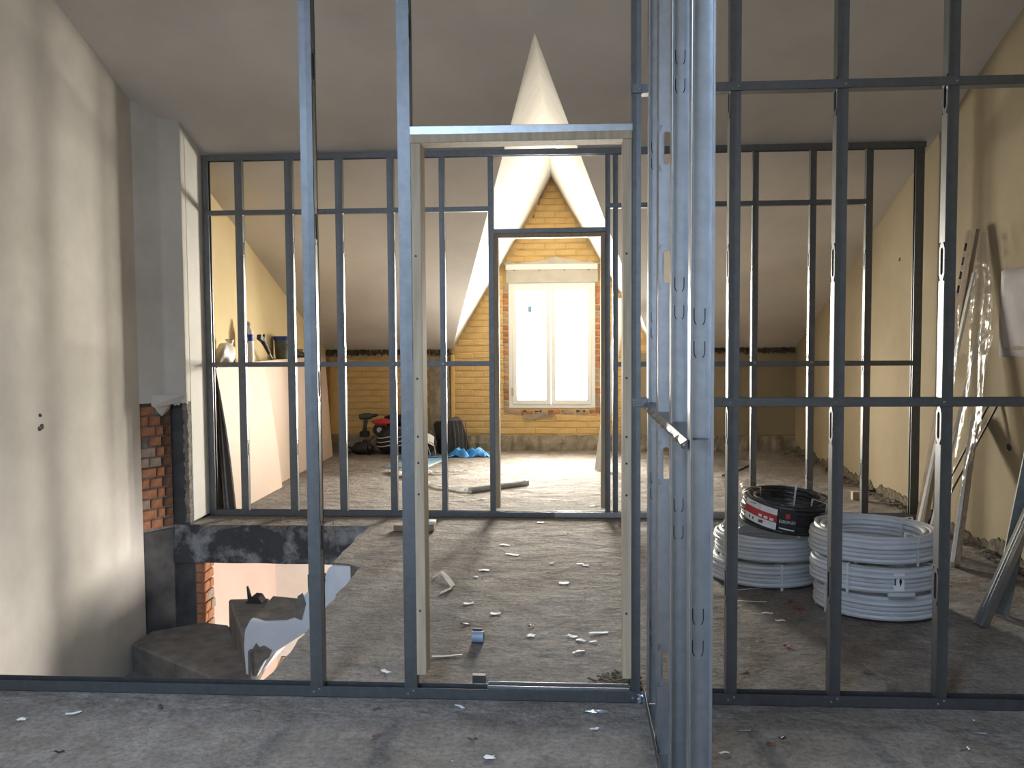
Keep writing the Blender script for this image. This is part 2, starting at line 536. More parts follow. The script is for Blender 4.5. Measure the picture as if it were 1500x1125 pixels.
# ragged plaster lip over the broken area
r = random.Random(5)
pts = [(-3.02, 0.98)]
for i in range(15):
    t = i / 14
    pts.append((-3.02 + 0.2 * t, 0.925 - r.uniform(0, 0.03) - (0.07 * math.exp(-((t - .22) / .12) ** 2))))
pts += [(-2.82, 0.98)]
lip = MB().prism_xz(pts, 0, 0.02)
lip.v = [(x, 6.20 + (x + 3.07) / 0.10 * 0.15 - .03 + y if x < -2.97 else 6.365 + y + (x + 2.97) * 0.16, z) for x, y, z in lip.v]
lip.build('broken_plaster_edge', M['plaster'], wall_left)
mb = MB()
for i in range(26):
    z = 0.02 + i * 0.035
    a = r.uniform(0.01, 0.028)
    mb.box((-2.852 - a * .6, 6.425 - a * .25, z), (-2.832 + a * .1, 6.475, z + 0.035))
mb.jitter(0.004, 3).build('broken_plaster_side', M['mortar'], wall_left)

# one brick mesh in three worn variants, shared by every brick


def brick_mesh(name, m, seed, l=0.24, d=0.1, h=0.062):
    b = MB().box((-l / 2, -d / 2, -h / 2), (l / 2, d / 2, h / 2))
    return b.jitter(0.004, seed).mesh(name, m, bevel=0.006)


def ochre_brick(seed):
    b = MB().box((-.1215, -.05, -.0315), (.1215, .05, .0315))
    return b.jitter(0.0035, seed).mesh('brick', M['ochre'], bevel=0.007)


bare = [brick_mesh('brick', M['brick'], 1), brick_mesh('brick', M['brick'], 2), brick_mesh('brick', M['brick_grey'], 3), brick_mesh('brick', M['brick_dark'], 4)]
a0, a1 = Vector((XL - .035, 6.18, 0)), Vector((-2.955, 6.405, 0))
dirv = (a1 - a0).normalized()
rot = math.atan2(dirv.y, dirv.x)
row_h = 0.0755
for i in range(12):
    z = 0.035 + i * row_h
    span = (a1 - a0).length
    cuts = ([0, 0.09, 0.19, span], [0, 0.145, 0.21, span])[i % 2]
    for j in range(3):
        if i == 8 and j == 0:
            continue
        c = a0 + dirv * ((cuts[j] + cuts[j + 1]) / 2)
        ln = cuts[j + 1] - cuts[j] - 0.010
        o = link('brick', bare[(r.choice((0, 1, 2)), r.choice((0, 0, 1, 1, 2)), 3)[j]], wall_left)
        nn = Vector((dirv.y, -dirv.x, 0)) * (-0.040 + r.uniform(-.004, .004))
        o.location = (c.x + nn.x, c.y + nn.y, z)
        o.rotation_euler = (r.uniform(-.03, .03), 0, rot)
        o.scale = (ln / 0.24, 1, 1)
# brick jamb under the beam
MB().box((-2.98, 6.44, ZB), (-2.755, 6.60, -0.285)).build('bare_mortar', M['mortar'], wall_left)
for i in range(7):
    for j in range(2):
        z = -0.325 - i * 0.078
        cut = 0.05 if i % 2 else 0.10
        y0, y1 = (6.43, 6.43 + cut) if j == 0 else (6.43 + cut + .008, 6.61)
        o = link('brick', bare[r.choice((0, 1, 1, 2))], wall_left)
        o.location = (-2.785 + r.uniform(-.006, .006), (y0 + y1) / 2, z)
        o.rotation_euler = (0, 0, PI / 2)
        o.scale = ((y1 - y0) / 0.24, 1.0, 1.08)
# anchor holes
for (y, z, s) in ((4.962, 0.876, .014), (4.985, 0.886, .018), (4.97, 0.953, .011)):
    MB().lathe([(s, 0), (s * .85, .004), (s * .3, .005)], n=9).jitter(.002, int(y * 1000)).build('anchor_hole', M['black'], wall_left).matrix_local = Matrix.Translation((XL + .0005, y, z)) @ Matrix.Rotation(PI / 2, 4, 'Y')

# right wall
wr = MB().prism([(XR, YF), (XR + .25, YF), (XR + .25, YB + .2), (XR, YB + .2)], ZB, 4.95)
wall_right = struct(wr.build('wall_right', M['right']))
for (y, z, s) in ((7.455, 1.99, .016), (5.588, 0.70, .022), (5.57, 0.698, .018), (5.40, 1.27, .008), (6.3, 1.6, .006)):
    MB().lathe([(s, 0), (s * .85, .004), (s * .3, .005)], n=9).jitter(.003, int(y * 1000)).build('anchor_hole', M['black'], wall_right).matrix_local = Matrix.Translation((XR - .0005, y, z)) @ Matrix.Rotation(-PI / 2, 4, 'Y')
# broken plaster strip along its foot
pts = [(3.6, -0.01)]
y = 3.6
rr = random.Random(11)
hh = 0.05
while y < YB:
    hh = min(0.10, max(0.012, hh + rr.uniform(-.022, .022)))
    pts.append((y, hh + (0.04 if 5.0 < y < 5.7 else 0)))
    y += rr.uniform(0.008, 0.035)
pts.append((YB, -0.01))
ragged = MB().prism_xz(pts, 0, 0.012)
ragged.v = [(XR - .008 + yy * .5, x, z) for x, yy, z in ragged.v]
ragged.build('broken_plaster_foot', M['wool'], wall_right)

# wall behind the camera with a window opening, seen only as light on the floor and the studs
wf = MB()
RW = (-1.75, -0.05, 0.95, 2.45)
wf.box((XL - .2, YF - .25, ZB), (RW[0], YF, 3.4)).box((RW[1], YF - .25, ZB), (XR + .2, YF, 3.4))
wf.box((RW[0], YF - .25, ZB), (RW[1], YF, RW[2])).box((RW[0], YF - .25, RW[3]), (RW[1], YF, 3.4))
wall_front = struct(wf.build('wall_front', M['plaster']))
w2 = MB()
for x in (RW[0] + .03, (RW[0] + RW[1]) / 2, RW[1] - .03):
    w2.box((x - .03, YF - .16, RW[2]), (x + .03, YF - .10, RW[3]))
for z in (RW[2] + .03, RW[3] - .03):
    w2.box((RW[0], YF - .16, z - .03), (RW[1], YF - .10, z + .03))
window_2 = struct(w2.build('window_2', M['pvc']))
w3 = MB()
for (x0, x1, ya, yb) in ((SK[0], SK[0] + .05, SK[2], SK[3]), (SK[1] - .05, SK[1], SK[2], SK[3]), (SK[0] + .05, SK[1] - .05, SK[2], SK[2] + .05), (SK[0] + .05, SK[1] - .05, SK[3] - .05, SK[3])):
    p = [(x0, ya), (x1, ya), (x1, yb), (x0, yb)]
    w3.add([(x, y, zr(y) + .01) for x, y in p] + [(x, y, zr(y) + .08) for x, y in p], [(3, 2, 1, 0), (4, 5, 6, 7), (0, 1, 5, 4), (1, 2, 6, 5), (2, 3, 7, 6), (3, 0, 4, 7)])
added_window_3 = struct(w3.build('added_window_3', M['pvc']))  # frame of the unseen roof window added for the near floor light
MB().add([(SK[0] + .04, SK[2] + .04, zr(SK[2] + .04) + .05), (SK[1] - .04, SK[2] + .04, zr(SK[2] + .04) + .05), (SK[1] - .04, SK[3] - .04, zr(SK[3] - .04) + .05), (SK[0] + .04, SK[3] - .04, zr(SK[3] - .04) + .05)], [(0, 1, 2, 3)]).build('pane', M['glass'], added_window_3, solid=.004)
MB().box((RW[0] + .05, YF - .135, RW[2] + .05), (RW[1] - .05, YF - .129, RW[3] - .05)).build('pane', M['glass'], window_2)

# rear wall with the dormer window opening
WX0, WX1, WZ0, WZ1 = -0.735, 0.305, 0.515, 2.02
YI = YB + 0.02
wb = MB()
wb.box((-3.2, YI, -0.1), (WX0, YI + .3, KZ + .35)).box((WX1, YI, -0.1), (XR + .2, YI + .3, KZ + .35))
wb.box((WX0, YI, -0.1), (WX1, YI + .3, WZ0))
# gable parts beside and above the window
wb.prism_xz([(AX - HW, KZ + .0), (WX0, KZ), (WX0, WZ1), (AX - .02, AZ + .06), (AX - .08, AZ + .06)], YI + .001, YI + .299)
wb.prism_xz([(WX1, KZ), (AX + HW, KZ), (AX + .08, AZ + .06), (AX - .02, AZ + .06), (WX1, WZ1)], YI + .001, YI + .299)
wb.prism_xz([(WX0, WZ1), (WX1, WZ1), (AX, AZ + .06)], YI + .002, YI + .298)
wall_back = struct(wb.build('wall_back', M['ochre_joint'], fix=True))
variants = [ochre_brick(i + 20) for i in range(4)]
reds = [brick_mesh('brick', M['brick_red'], 31), brick_mesh('brick', M['brick'], 32), brick_mesh('brick', M['brick_grey'], 33)]
rowh = 0.0765
rb = random.Random(21)


def half_at(z):
    return HW * (AZ - z) / (AZ - KZ)


for i in range(40):
    z = 0.235 + i * rowh
    if z > AZ - 0.10:
        break
    off = (0.125 if i % 2 else 0.0)
    x = -2.92 + off
    while x < 1.0:
        x0, x1 = x, x + 0.25
        x = x1
        if z > 1.10:
            h = half_at(z + .03) - 0.01
            x0, x1 = max(x0, AX - h), min(x1, AX + h)
        elif -1.72 < (x0 + x1) / 2 < -1.43:
            continue
        # leave the window and its bare margins
        segs = [(x0, x1)]
        if WZ0 - .06 < z < WZ1 + 0.24:
            segs = []
            if x0 < -0.805:
                segs.append((x0, min(x1, -0.805)))
            if x1 > 0.405:
                segs.append((max(x0, 0.405), x1))
        for s0, s1 in segs:
            if s1 - s0 < 0.06 or s0 > 0.78:
                continue
            o = link('brick', variants[rb.randrange(4)], wall_back)
            yy = YI + 0.0445 + rb.uniform(-.0035, .0035)
            o.location = ((s0 + s1) / 2, yy, z + rb.uniform(-.003, .003))
            o.rotation_euler = (rb.uniform(-.02, .02), rb.uniform(-.012, .012), 0)
            o.scale = ((s1 - s0 + .004) / .243, 1, (rowh - .010) / .063)
# bare red bricks at both sides of the window
for i in range(20):
    z = WZ0 - 0.02 + i * rowh
    for (s0, s1) in ((-0.80, WX0 - .004), (WX1 + .004, 0.40)):
        o = link('brick', reds[rb.choice((0, 1, 2, 2))], wall_back)
        o.location = ((s0 + s1) / 2, YI + 0.044 + rb.uniform(-.006, .006), z)
        o.rotation_euler = (rb.uniform(-.04, .04), rb.uniform(-.03, .03), 0)
        o.scale = ((s1 - s0) / .24, 1, 1)
# broken hollow bricks under the window
for i in range(7):
    x = -0.76 + i * 0.165
    o = link('brick', reds[rb.choice((0, 1, 2, 2))], wall_back)
    o.location = (x + .08, YI + 0.045 + rb.uniform(-.008, .008), 0.462 + rb.uniform(-.008, .006))
    o.rotation_euler = (0, rb.uniform(-.05, .05), 0)
    o.scale = (.62, 1, .8)
mb = MB()
for i in range(9):
    x = -0.66 + i * 0.105 + rb.uniform(-.03, .03)
    mb.box((x, YI - .012, 0.466), (x + rb.uniform(.02, .05), YI - .004, 0.466 + rb.uniform(.012, .022)))
mb.build('brick_hollow', M['black'], wall_back)
# mortar smear under them
pts = [(-0.56, 0.44), (-0.2, 0.445)]
lo_e = [(-0.56 + 0.06 * k, 0.385 + rb.uniform(-.02, .02)) for k in range(7)]
MB().prism_xz(lo_e + [(-0.18, 0.44), (-0.56, 0.44)], YI - .028, YI - .012).build('mortar_smear', M['band'], wall_back)
# ragged break above the lintel
pts = [(WX0 - .05, 2.235)] + [(WX1 + .10, 2.235)]
for k in range(24):
    t = k / 23
    pts.append((WX1 + .10 - t * (WX1 - WX0 + .15), 2.262 + 0.055 * math.exp(-((t - .45) / .16) ** 2) + rb.uniform(-.012, .018)))
MB().prism_xz(pts, YI - .03, YI - .002).build('broken_plaster_edge', M['lintel'], wall_back)
# bare cement pier, dark wall-plate line and cement band at the foot
MB().box((-1.70, YI - .035, 0.19), (-1.455, YI + .01, 1.14)).jitter(.006, 9).build('bare_pier', M['band'], wall_back, bevel=.004)
MB().box((-1.44, YI - .05, 0.19), (-1.395, YI + .01, 1.16)).build('pier_edge', M['ochre'], wall_back, bevel=.008)
MB().box((-2.93, YI - .03, 0.19), (-2.82, YI + .01, 1.14)).build('pier_edge', M['ochre'], wall_back, bevel=.008)


def ragged_band(x0, x1, z0, z1, depth, amp, seed, n):
    q = random.Random(seed)
    vs, fs = [], []
    for i in range(n + 1):
        x = x0 + (x1 - x0) * i / n
        zt, zb = z1 + q.uniform(-amp, amp * .3), z0 + q.uniform(-amp, amp)
        d = depth + q.uniform(-.015, .015)
        vs += [(x, YI - d, zb), (x, YI - d - q.uniform(-.01, .02), (zt + zb) / 2), (x, YI - d + .01, zt), (x, YI + .05, zt), (x, YI + .05, zb)]
    for i in range(n):
        a, b = i * 5, i * 5 + 5
        fs += [(a + j, b + j, b + (j + 1) % 5, a + (j + 1) % 5) for j in range(5)]
    return MB().add(vs, fs)


ragged_band(-2.98, AX - HW - .01, 1.165, 1.235, 0.02, 0.022, 3, 170).build('wall_plate', M['wool'], wall_back)
ragged_band(AX + HW + .01, 2.66, 1.165, 1.235, 0.02, 0.02, 4, 170).build('wall_plate', M['wool'], wall_back)
ragged_band(-2.98, XR, 0.0, 0.185, 0.05, 0.006, 6, 120).build('cement_band', M['band'], wall_back)
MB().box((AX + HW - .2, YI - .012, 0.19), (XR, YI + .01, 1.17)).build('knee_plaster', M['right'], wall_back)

# dormer window: frame, two sashes, panes, boxed lintel
win = struct(MB().box((WX0, YI - .01, WZ0), (WX0 + .05, YI + .07, WZ1)).box((WX1 - .05, YI - .01, WZ0), (WX1, YI + .07, WZ1)).box((WX0 + .05, YI - .01, WZ0), (WX1 - .05, YI + .07, WZ0 + .05)).box((WX0 + .05, YI - .01, WZ1 - .05), (WX1 - .05, YI + .07, WZ1)).build('window_1', M['pvc'], bevel=.004))
xm = -0.225
for (x0, x1) in ((WX0 + .045, xm - .002), (xm + .002, WX1 - .045)):
    z0, z1, fw = WZ0 + .045, WZ1 - .045, 0.055
    sash = MB().box((x0, YI - .022, z0), (x0 + fw, YI + .045, z1)).box((x1 - fw, YI - .022, z0), (x1, YI + .045, z1)).box((x0 + fw, YI - .022, z0), (x1 - fw, YI + .045, z0 + fw)).box((x0 + fw, YI - .022, z1 - fw), (x1 - fw, YI + .045, z1)).build('sash', M['pvc'], win, bevel=.004)
    MB().box((x0 + fw - .005, YI + .012, z0 + fw - .005), (x1 - fw + .005, YI + .016, z1 - fw + .005)).build('pane', M['glass'], sash)
    if x0 < -0.5:
        MB().box((x0 - .012, YI - .035, z0 + .10), (x0 + .012, YI - .015, z0 + .2)).build('hinge', M['lintel'], sash)
        MB().box((x0 + .19, YI + .004, 1.67), (x0 + .235, YI + .011, 1.74)).build('maker_sticker', M['pale_blue'], sash)
lint = MB().box((WX0 - .025, YI - .035, WZ1), (WX1 + .03, YI + .12, 2.235)).build('lintel_panel', M['lintel'], win, bevel=.004)
MB().box((WX0 - .03, YI - .05, 2.175), (WX1 + .03, YI - .03, 2.24)).build('lintel_rail', M['pvc'], win, bevel=.003)
for x in (-0.66, -0.36, -0.06, 0.23):
    MB().lathe([(.012, 0), (.012, .006), (.004, .009)], n=8).build('screw', M['mortar'], lint).matrix_local = Matrix.Translation((x, YI - .037, 2.172)) @ Matrix.Rotation(PI / 2, 4, 'X')

# room below, glimpsed through the stairwell
lw = MB().box((XL - .1, YF, ZB - .1), (XR, 9.1, ZB))
struct(lw.build('floor_lower', M['wood']))
struct(MB().box((XL - .2, 6.62, ZB), (XL, 9.0, -0.27)).build('wall_lower_left', M['pink']))
struct(MB().box((XL - .2, 9.0, ZB), (XR, 9.2, -0.27)).build('wall_lower_back', M['white_plaster']))

# ------------------------------------------------------------------ staircase
st = tag(empty('concrete_staircase', (-2.2, 5.4, -2.9)), 'rough concrete winder staircase with a white skimmed side in the stairwell', 'staircase')


def stair_part(mb, name, m, **kw):
    mb.v = [(x + 2.2, y - 5.4, z + 2.9) for x, y, z in mb.v]
    return mb.build(name, m, st, **kw)


YS = 5.36


def step_block(pts, ztop, th, seed):
    b = MB().prism(pts, ztop - th, ztop)
    return b


steps = [
    ([(-1.62, YS), (-1.455, YS), (-1.455, 5.80), (-1.76, 5.80)], -0.18, 0.10),
    ([(-1.985, YS), (-1.62, YS), (-1.76, 5.80), (-2.03, 5.87)], -0.36, 0.09),
    ([(-1.99, 5.30), (-1.95, 5.34), (-2.03, 5.87), (-2.23, 6.40), (-2.53, 6.36)], -0.54, 0.24),
    ([(-2.05, 5.22), (-1.95, 5.32), (-2.53, 6.36), (-2.74, 6.42), (-3.05, 6.2), (-3.06, 5.93)], -0.735, 0.24),
    ([(-2.05, 5.15), (-2.0, 5.3), (-3.06, 6.0), (-3.065, 5.30)], -0.92, 0.34),
    ([(-2.05, 4.88), (-2.05, 5.22), (-3.065, 5.42), (-3.065, 4.92)], -1.10, 0.34),
    ([(-2.05, 4.60), (-2.05, 4.92), (-3.065, 4.95), (-3.065, 4.62)], -1.28, 0.34),
    ([(-2.05, 4.32), (-2.05, 4.64), (-3.065, 4.66), (-3.065, 4.33)], -1.46, 0.34),
]
for k, (pp, zt, th) in enumerate(steps):
    b = step_block(pp, zt, th, k)
    stair_part(b, 'step', M['stair'], bevel=0.014)
stair_part(MB().prism_xz([(-1.27, -0.27), (-1.27, -0.02), (-1.45, -0.02), (-1.47, -0.20), (-1.62, -0.22), (-1.64, -0.38), (-1.97, -0.40), (-1.99, -0.66), (-1.93, -0.70), (-1.84, -0.57), (-1.64, -0.44), (-1.38, -0.31)], YS + .022, 5.80), 'flight_slab', M['stair_white'])
# skimmed side with stepped top edge and sloped underside
prof = [(-1.30, -0.012), (-1.455, -0.012), (-1.49, -0.03), (-1.515, -0.10), (-1.53, -0.165), (-1.57, -0.188), (-1.63, -0.185), (-1.665, -0.22), (-1.675, -0.30), (-1.70, -0.345), (-1.76, -0.365), (-1.90, -0.37), (-1.985, -0.355), (-2.02, -0.42), (-2.03, -0.52), (-2.02, -0.70), (-1.955, -0.72), (-1.90, -0.62), (-1.84, -0.56), (-1.64, -0.43), (-1.38, -0.30), (-1.27, -0.27)]
prof = prof[::-1]
stair_part(MB().prism_xz(prof, YS - .03, YS + .02), 'skimmed_side', M['stair_white'], bevel=.003)
pt = [(-1.85, -0.545), (-1.90, -0.515), (-1.93, -0.525), (-1.95, -0.50), (-1.975, -0.54), (-1.985, -0.60), (-1.975, -0.66), (-1.985, -0.70), (-1.95, -0.71), (-1.93, -0.66), (-1.90, -0.61), (-1.87, -0.59)]
stair_part(MB().prism_xz(pt[::-1], YS - .036, YS - .028), 'bare_patch', M['mortar'])
for x, zz in ((-1.66, -.25), (-1.535, -.10)):
    stair_part(MB().prism_xz([(x - .05, zz - .08), (x + .0, zz - .1), (x + .03, zz), (x + .01, zz + .07), (x - .02, zz + .05)], YS - .037, YS - .029), 'bare_patch', M['stair'])

# ------------------------------------------------------------------ metal stud partitions


def stud_mesh(name, wx, wy, z0, z1, web, holes=(), lip=0.008, m='steel', open_axis='x'):
    """C profile standing on z0; open_axis x: web in the YZ plane on side web (-1 left, +1 right); y: web in the XZ plane (-1 front, +1 back)"""
    mb = MB()
    a, b = wx / 2, wy / 2
    zs = z0

    def webquad(u0, u1, za, zb):
        return [(u0, za), (u1, za), (u1, zb), (u0, zb)]
    faces2 = []
    hw = b if open_axis == 'x' else a
    last = z0
    for hz, hl, hr in holes:
        za, zb = hz - hl / 2 - .02, hz + hl / 2 + .02
        if za < last or zb > z1:
            continue
        faces2.append(webquad(-hw, hw, last, za))
        n = 6
        inner = [(hr * math.cos(PI * k / n), hz + hl / 2 - hr + hr * math.sin(PI * k / n)) for k in range(n + 1)]
        inner += [(hr * math.cos(PI + PI * k / n), hz - hl / 2 + hr + hr * math.sin(PI + PI * k / n)) for k in range(n + 1)]
        outer = [(hw, hz), (hw, zb)] + []
        cnt = len(inner)
        outp = []
        for (u, zz) in inner:
            ang_top = zz > hz
            if abs(u) > hr * .85:
                outp.append((math.copysign(hw, u), zz))
            elif abs(u) > hr * .6:
                outp.append((math.copysign(hw, u), zb if ang_top else za))
            else:
                outp.append((u / hr * hw * .9, zb if ang_top else za))
        for k in range(cnt):
            k2 = (k + 1) % cnt
            faces2.append([inner[k], outp[k], outp[k2], inner[k2]])
        last = zb
    faces2.append(webquad(-hw, hw, last, z1))
    for q in faces2:
        if open_axis == 'x':
            mb.add([(web * a, u, zz) for u, zz in q], [(0, 1, 2, 3)])
        else:
            mb.add([(u, web * b, zz) for u, zz in q], [(0, 1, 2, 3)])

    def wall(p, q):
        mb.add([(p[0], p[1], z0), (q[0], q[1], z0), (q[0], q[1], z1), (p[0], p[1], z1)], [(0, 1, 2, 3)])
    if open_axis == 'x':
        for s in (-1, 1):
            wall((web * a, s * b), (-web * a, s * b))
            wall((-web * a, s * b), (-web * a, s * (b - lip)))
    else:
        for s in (-1, 1):
            wall((s * a, web * b), (s * a, -web * b))
            wall((s * a, -web * b), (s * (a - lip), -web * b))
            mb.tube([(s * (a - .0022), -web * (b - .0012), z0), (s * (a - .0022), -web * (b - .0012), z1)], .0026, 8, caps=False)
    return mb.mesh(name, M[m], solid=0.0012)


def channel(mb, a, b, width, flange, up=1, thick=.0012):
    """U channel from a to b (centre of its web); flanges rise (up=1) or hang (up=-1)"""
    a, b = Vector(a), Vector(b)
    d = (b - a).normalized()
    s = d.cross(Vector((0, 0, 1))).normalized() * (width / 2)
    f = Vector((0, 0, flange * up))
    t = Vector((0, 0, thick * up))
    ts = s.normalized() * thick
    for e in (1, -1):
        vs = [a + s * e, b + s * e, b + s * e + f, a + s * e + f, a + (s - ts) * e, b + (s - ts) * e, b + (s - ts) * e + f, a + (s - ts) * e + f]
        mb.add(vs, [(0, 1, 2, 3), (7, 6, 5, 4), (3, 2, 6, 7), (0, 3, 7, 4), (1, 5, 6, 2), (0, 4, 5, 1)])
    vs = [a - s, b - s, b + s, a + s, a - s + t, b - s + t, b + s + t, a + s + t]
    mb.add(vs, [(0, 3, 2, 1), (4, 5, 6, 7), (0, 1, 5, 4), (1, 2, 6, 5), (2, 3, 7, 6), (3, 0, 4, 7)])
    return mb


def screw(parent, p, axis='Y', s=0.0055):
    o = MB().lathe([(s, 0), (s, .001), (s * .55, .0035)], n=8).build('screw', M['steel_bright'], parent)
    o.matrix_local = Matrix.Translation(p) @ Matrix.Rotation(PI / 2, 4, 'X')
    return o


def slots(z0, z1, first, step=0.6):
    return [(z, 0.10, 0.011) for z in [first + step * k for k in range(12)] if z0 + .1 < z < z1 - .1]


# --- near partition
Y1 = 3.344
D = 0.05
near = tag(empty('stud_partition', (0, Y1, 0)), 'near galvanised stud partition frame crossing the whole room in front of the stairwell', 'partition')


def npart(mb, name, m, parent=near, **kw):
    mb.v = [(x, y - Y1, z) for x, y, z in mb.v]
    return mb.build(name, m, parent, **kw)


TOP1 = zc(Y1 + .05) - .004
for (xc, wd, web, first) in ((-0.986, .047, 1, .62), (-0.616, .047, 1, 1.35), (0.247, .034, -1, .55), (0.606, .040, -1, .46), (0.988, .040, -1, .46), (1.377, .040, -1, .46), (1.777, .040, -1, .46), (2.177, .040, -1, .46), (2.64, .040, 1, .46), (-3.045, .04, -1, .46)):
    o = link('stud', stud_mesh('stud', wd, D - .003, 0.003, TOP1, web, slots(0, TOP1, first)), near)
    o.location = (xc, D / 2, 0)
    if -1 < xc < 1.5:
        for dx in (-.012, .010):
            screw(near, (xc + dx, -.0005, 0.026 + dx * .5))
mb = MB()
channel(mb, (XL, Y1 + D / 2, 0.001), (0.275, Y1 + D / 2, 0.001), D + .004, 0.042)
npart(mb, 'floor_track', M['steel'])
mb = MB()
channel(mb, (0.35, Y1 + D / 2, 0.001), (XR - .003, Y1 + D / 2, 0.001), D + .004, 0.042)
npart(mb, 'floor_track', M['steel'])
mb = MB()
channel(mb, (XL, Y1 + D / 2, TOP1 + .002), (XR - .003, Y1 + D / 2, TOP1 + .002), D + .004, 0.042, -1)
npart(mb, 'ceiling_track', M['steel'])
mb = MB()
channel(mb, (0.232, Y1 + D / 2, 1.131), (XR - .004, Y1 + D / 2, 1.131), D + .006, 0.032)
npart(mb, 'noggin', M['steel'])
mb = MB()
channel(mb, (0.232, Y1 + D / 2, 2.284), (XR - .004, Y1 + D / 2, 2.286), D + .006, 0.032)
npart(mb, 'noggin', M['steel'])
for x in (0.25, 0.606, 0.988, 1.377):
    screw(near, (x - .012, -.004, 1.147))
    screw(near, (x + .010, -.004, 2.30))
# door head channel and raw timber lining with its legs cut short of the floor
mb = MB()
channel(mb, (-0.592, Y1 + D / 2 - .004, 2.181), (0.232, Y1 + D / 2 - .004, 2.175), D + .004, 0.030, -1)
npart(mb, 'door_head_channel', M['steel_bright'])
npart(MB().box((-0.592, Y1 - .012, 2.118), (0.232, Y1 + .085, 2.149)), 'door_head', M['wood'], bevel=.002)
for (x0, x1) in ((-0.590, -0.553), (0.197, 0.230)):
    j = npart(MB().box((x0, Y1 - .013, 0.098), (x1, Y1 + .085, 2.117)), 'door_jamb', M['wood'], bevel=.002)
    for z in (0.35, 0.80, 0.92, 1.02, 1.24, 1.7):
        o = MB().lathe([(.0045, 0), (.0045, .001)], n=8).build('nail_hole', M['black'], j)
        o.matrix_local = Matrix.Translation(((x0 + x1) / 2 - .003, -.0135, z)) @ Matrix.Rotation(PI / 2, 4, 'X')
# second loose channel lying in the track at the doorway
mb = MB()
channel(mb, (-0.32, Y1 + D / 2 + .004, 0.006), (0.222, Y1 + D / 2 + .004, 0.006), D - .006, 0.048)
npart(mb, 'track_splice', M['steel_bright'])

# --- partition running from it towards the viewer
X0p, X1p = 0.287, 0.342
side = tag(empty('stud_partition', (0.315, 2.15, 0)), 'galvanised stud partition running towards the viewer, open studs nested one behind another', 'partition')


def spart(mb, name, m, parent=side, **kw):
    mb.v = [(x - .315, y - 2.15, z) for x, y, z in mb.v]
    return mb.build(name, m, parent, **kw)


TOP2 = 4.55
for (yc, web, first, kind) in ((2.172, 1, 0, 'knock'), (2.575, 1, 0, 'knock'), (2.955, -1, .55, 'slot'), (3.315, 1, 0, 'knock')):
    tz = zc(yc + .03) - .004
    hl = [(z, 0.105, 0.0155) for z in (0.30, 0.98, 1.62, 2.0, 2.6, 3.2, 3.8)] if kind == 'slot' else ()
    o = link('stud', stud_mesh('stud', X1p - X0p, 0.045, 0.003, tz, web, hl, lip=.006, open_axis='y', m='steel_bright'), side)
    o.location = (0.3145 - .315, yc - 2.15, 0)
    if kind == 'knock':
        for z in ((0.62, 0.70, 1.36, 1.44, 2.28, 2.36) if yc < 2.4 else (0.82, 0.90, 1.46, 1.54, 2.10, 2.18) if yc < 3 else (0.24, 0.30, 0.80, 0.86, 1.40, 1.46, 2.02, 2.08)):
            s = MB()
            path = [(0.013 * math.cos(PI + PI * k / 10), 0, 0.018 * math.sin(PI + PI * k / 10)) for k in range(11)]
            s.tube([(-.013, 0, .025)] + path[:4], .0011, 4)
            s.tube(path[7:] + [(.013, 0, .025)], .0011, 4)
            k = s.build('knockout_slit', M['black'], o)
            k.location = (0, web * .0225 - .0016, z)
mb = MB()
channel(mb, (0.3145, 2.15, 0.001), (0.3145, Y1 + .045, 0.001), X1p - X0p + .012, 0.042)
spart(mb, 'floor_track', M['steel'])
mb = MB()
a, b = Vector((0.3145, 2.15, zc(2.15) - .003)), Vector((0.3145, Y1 + .04, zc(Y1 + .04) - .003))
channel(mb, a, b, X1p - X0p + .012, 0.042, -1)
spart(mb, 'ceiling_track', M['steel'])
# noggin let into the left faces: web with bent, wrinkled flange
nz = 1.148
mb = MB()
mb.box((0.280, 2.155, nz), (0.333, Y1 + .01, nz + .0012))
q = random.Random(2)
n = 26
vs, fs = [], []
for i in range(n + 1):
    y = 2.155 + (Y1 + .01 - 2.155) * i / n
    bulge = 0.005 * math.sin(i * 1.9) * (1 if i % 3 else .3)
    vs += [(0.280, y, nz + .001), (0.276 - abs(bulge), y, nz - .014), (0.280 + bulge * .6, y, nz - .029 + .002 * math.sin(i * 2.3))]
for i in range(n):
    for j in range(2):
        fs.append((i * 3 + j, i * 3 + 3 + j, i * 3 + 4 + j, i * 3 + 1 + j))
mb.add(vs, fs)
spart(mb, 'noggin', M['steel'])
for y in (2.17, 2.58, 2.96):
    o = MB().lathe([(.006, 0), (.006, .001), (.003, .004)], n=8).build('screw', M['steel_bright'], side)
    o.matrix_local = Matrix.Translation((0.276 - .315, y - 2.15, nz - .014)) @ Matrix.Rotation(-PI / 2, 4, 'Y')

# --- far partition
Y2 = 6.7675
far = tag(empty('stud_partition', (0, Y2, 0)), 'far galvanised stud partition frame with a doorway, standing behind the stairwell beam', 'partition')
TOP3 = zc(Y2 + .05) - .006


def fpart(mb, name, m, parent=far, **kw):
    mb.v = [(x, y - Y2, z) for x, y, z in mb.v]
    return mb.build(name, m, parent, **kw)


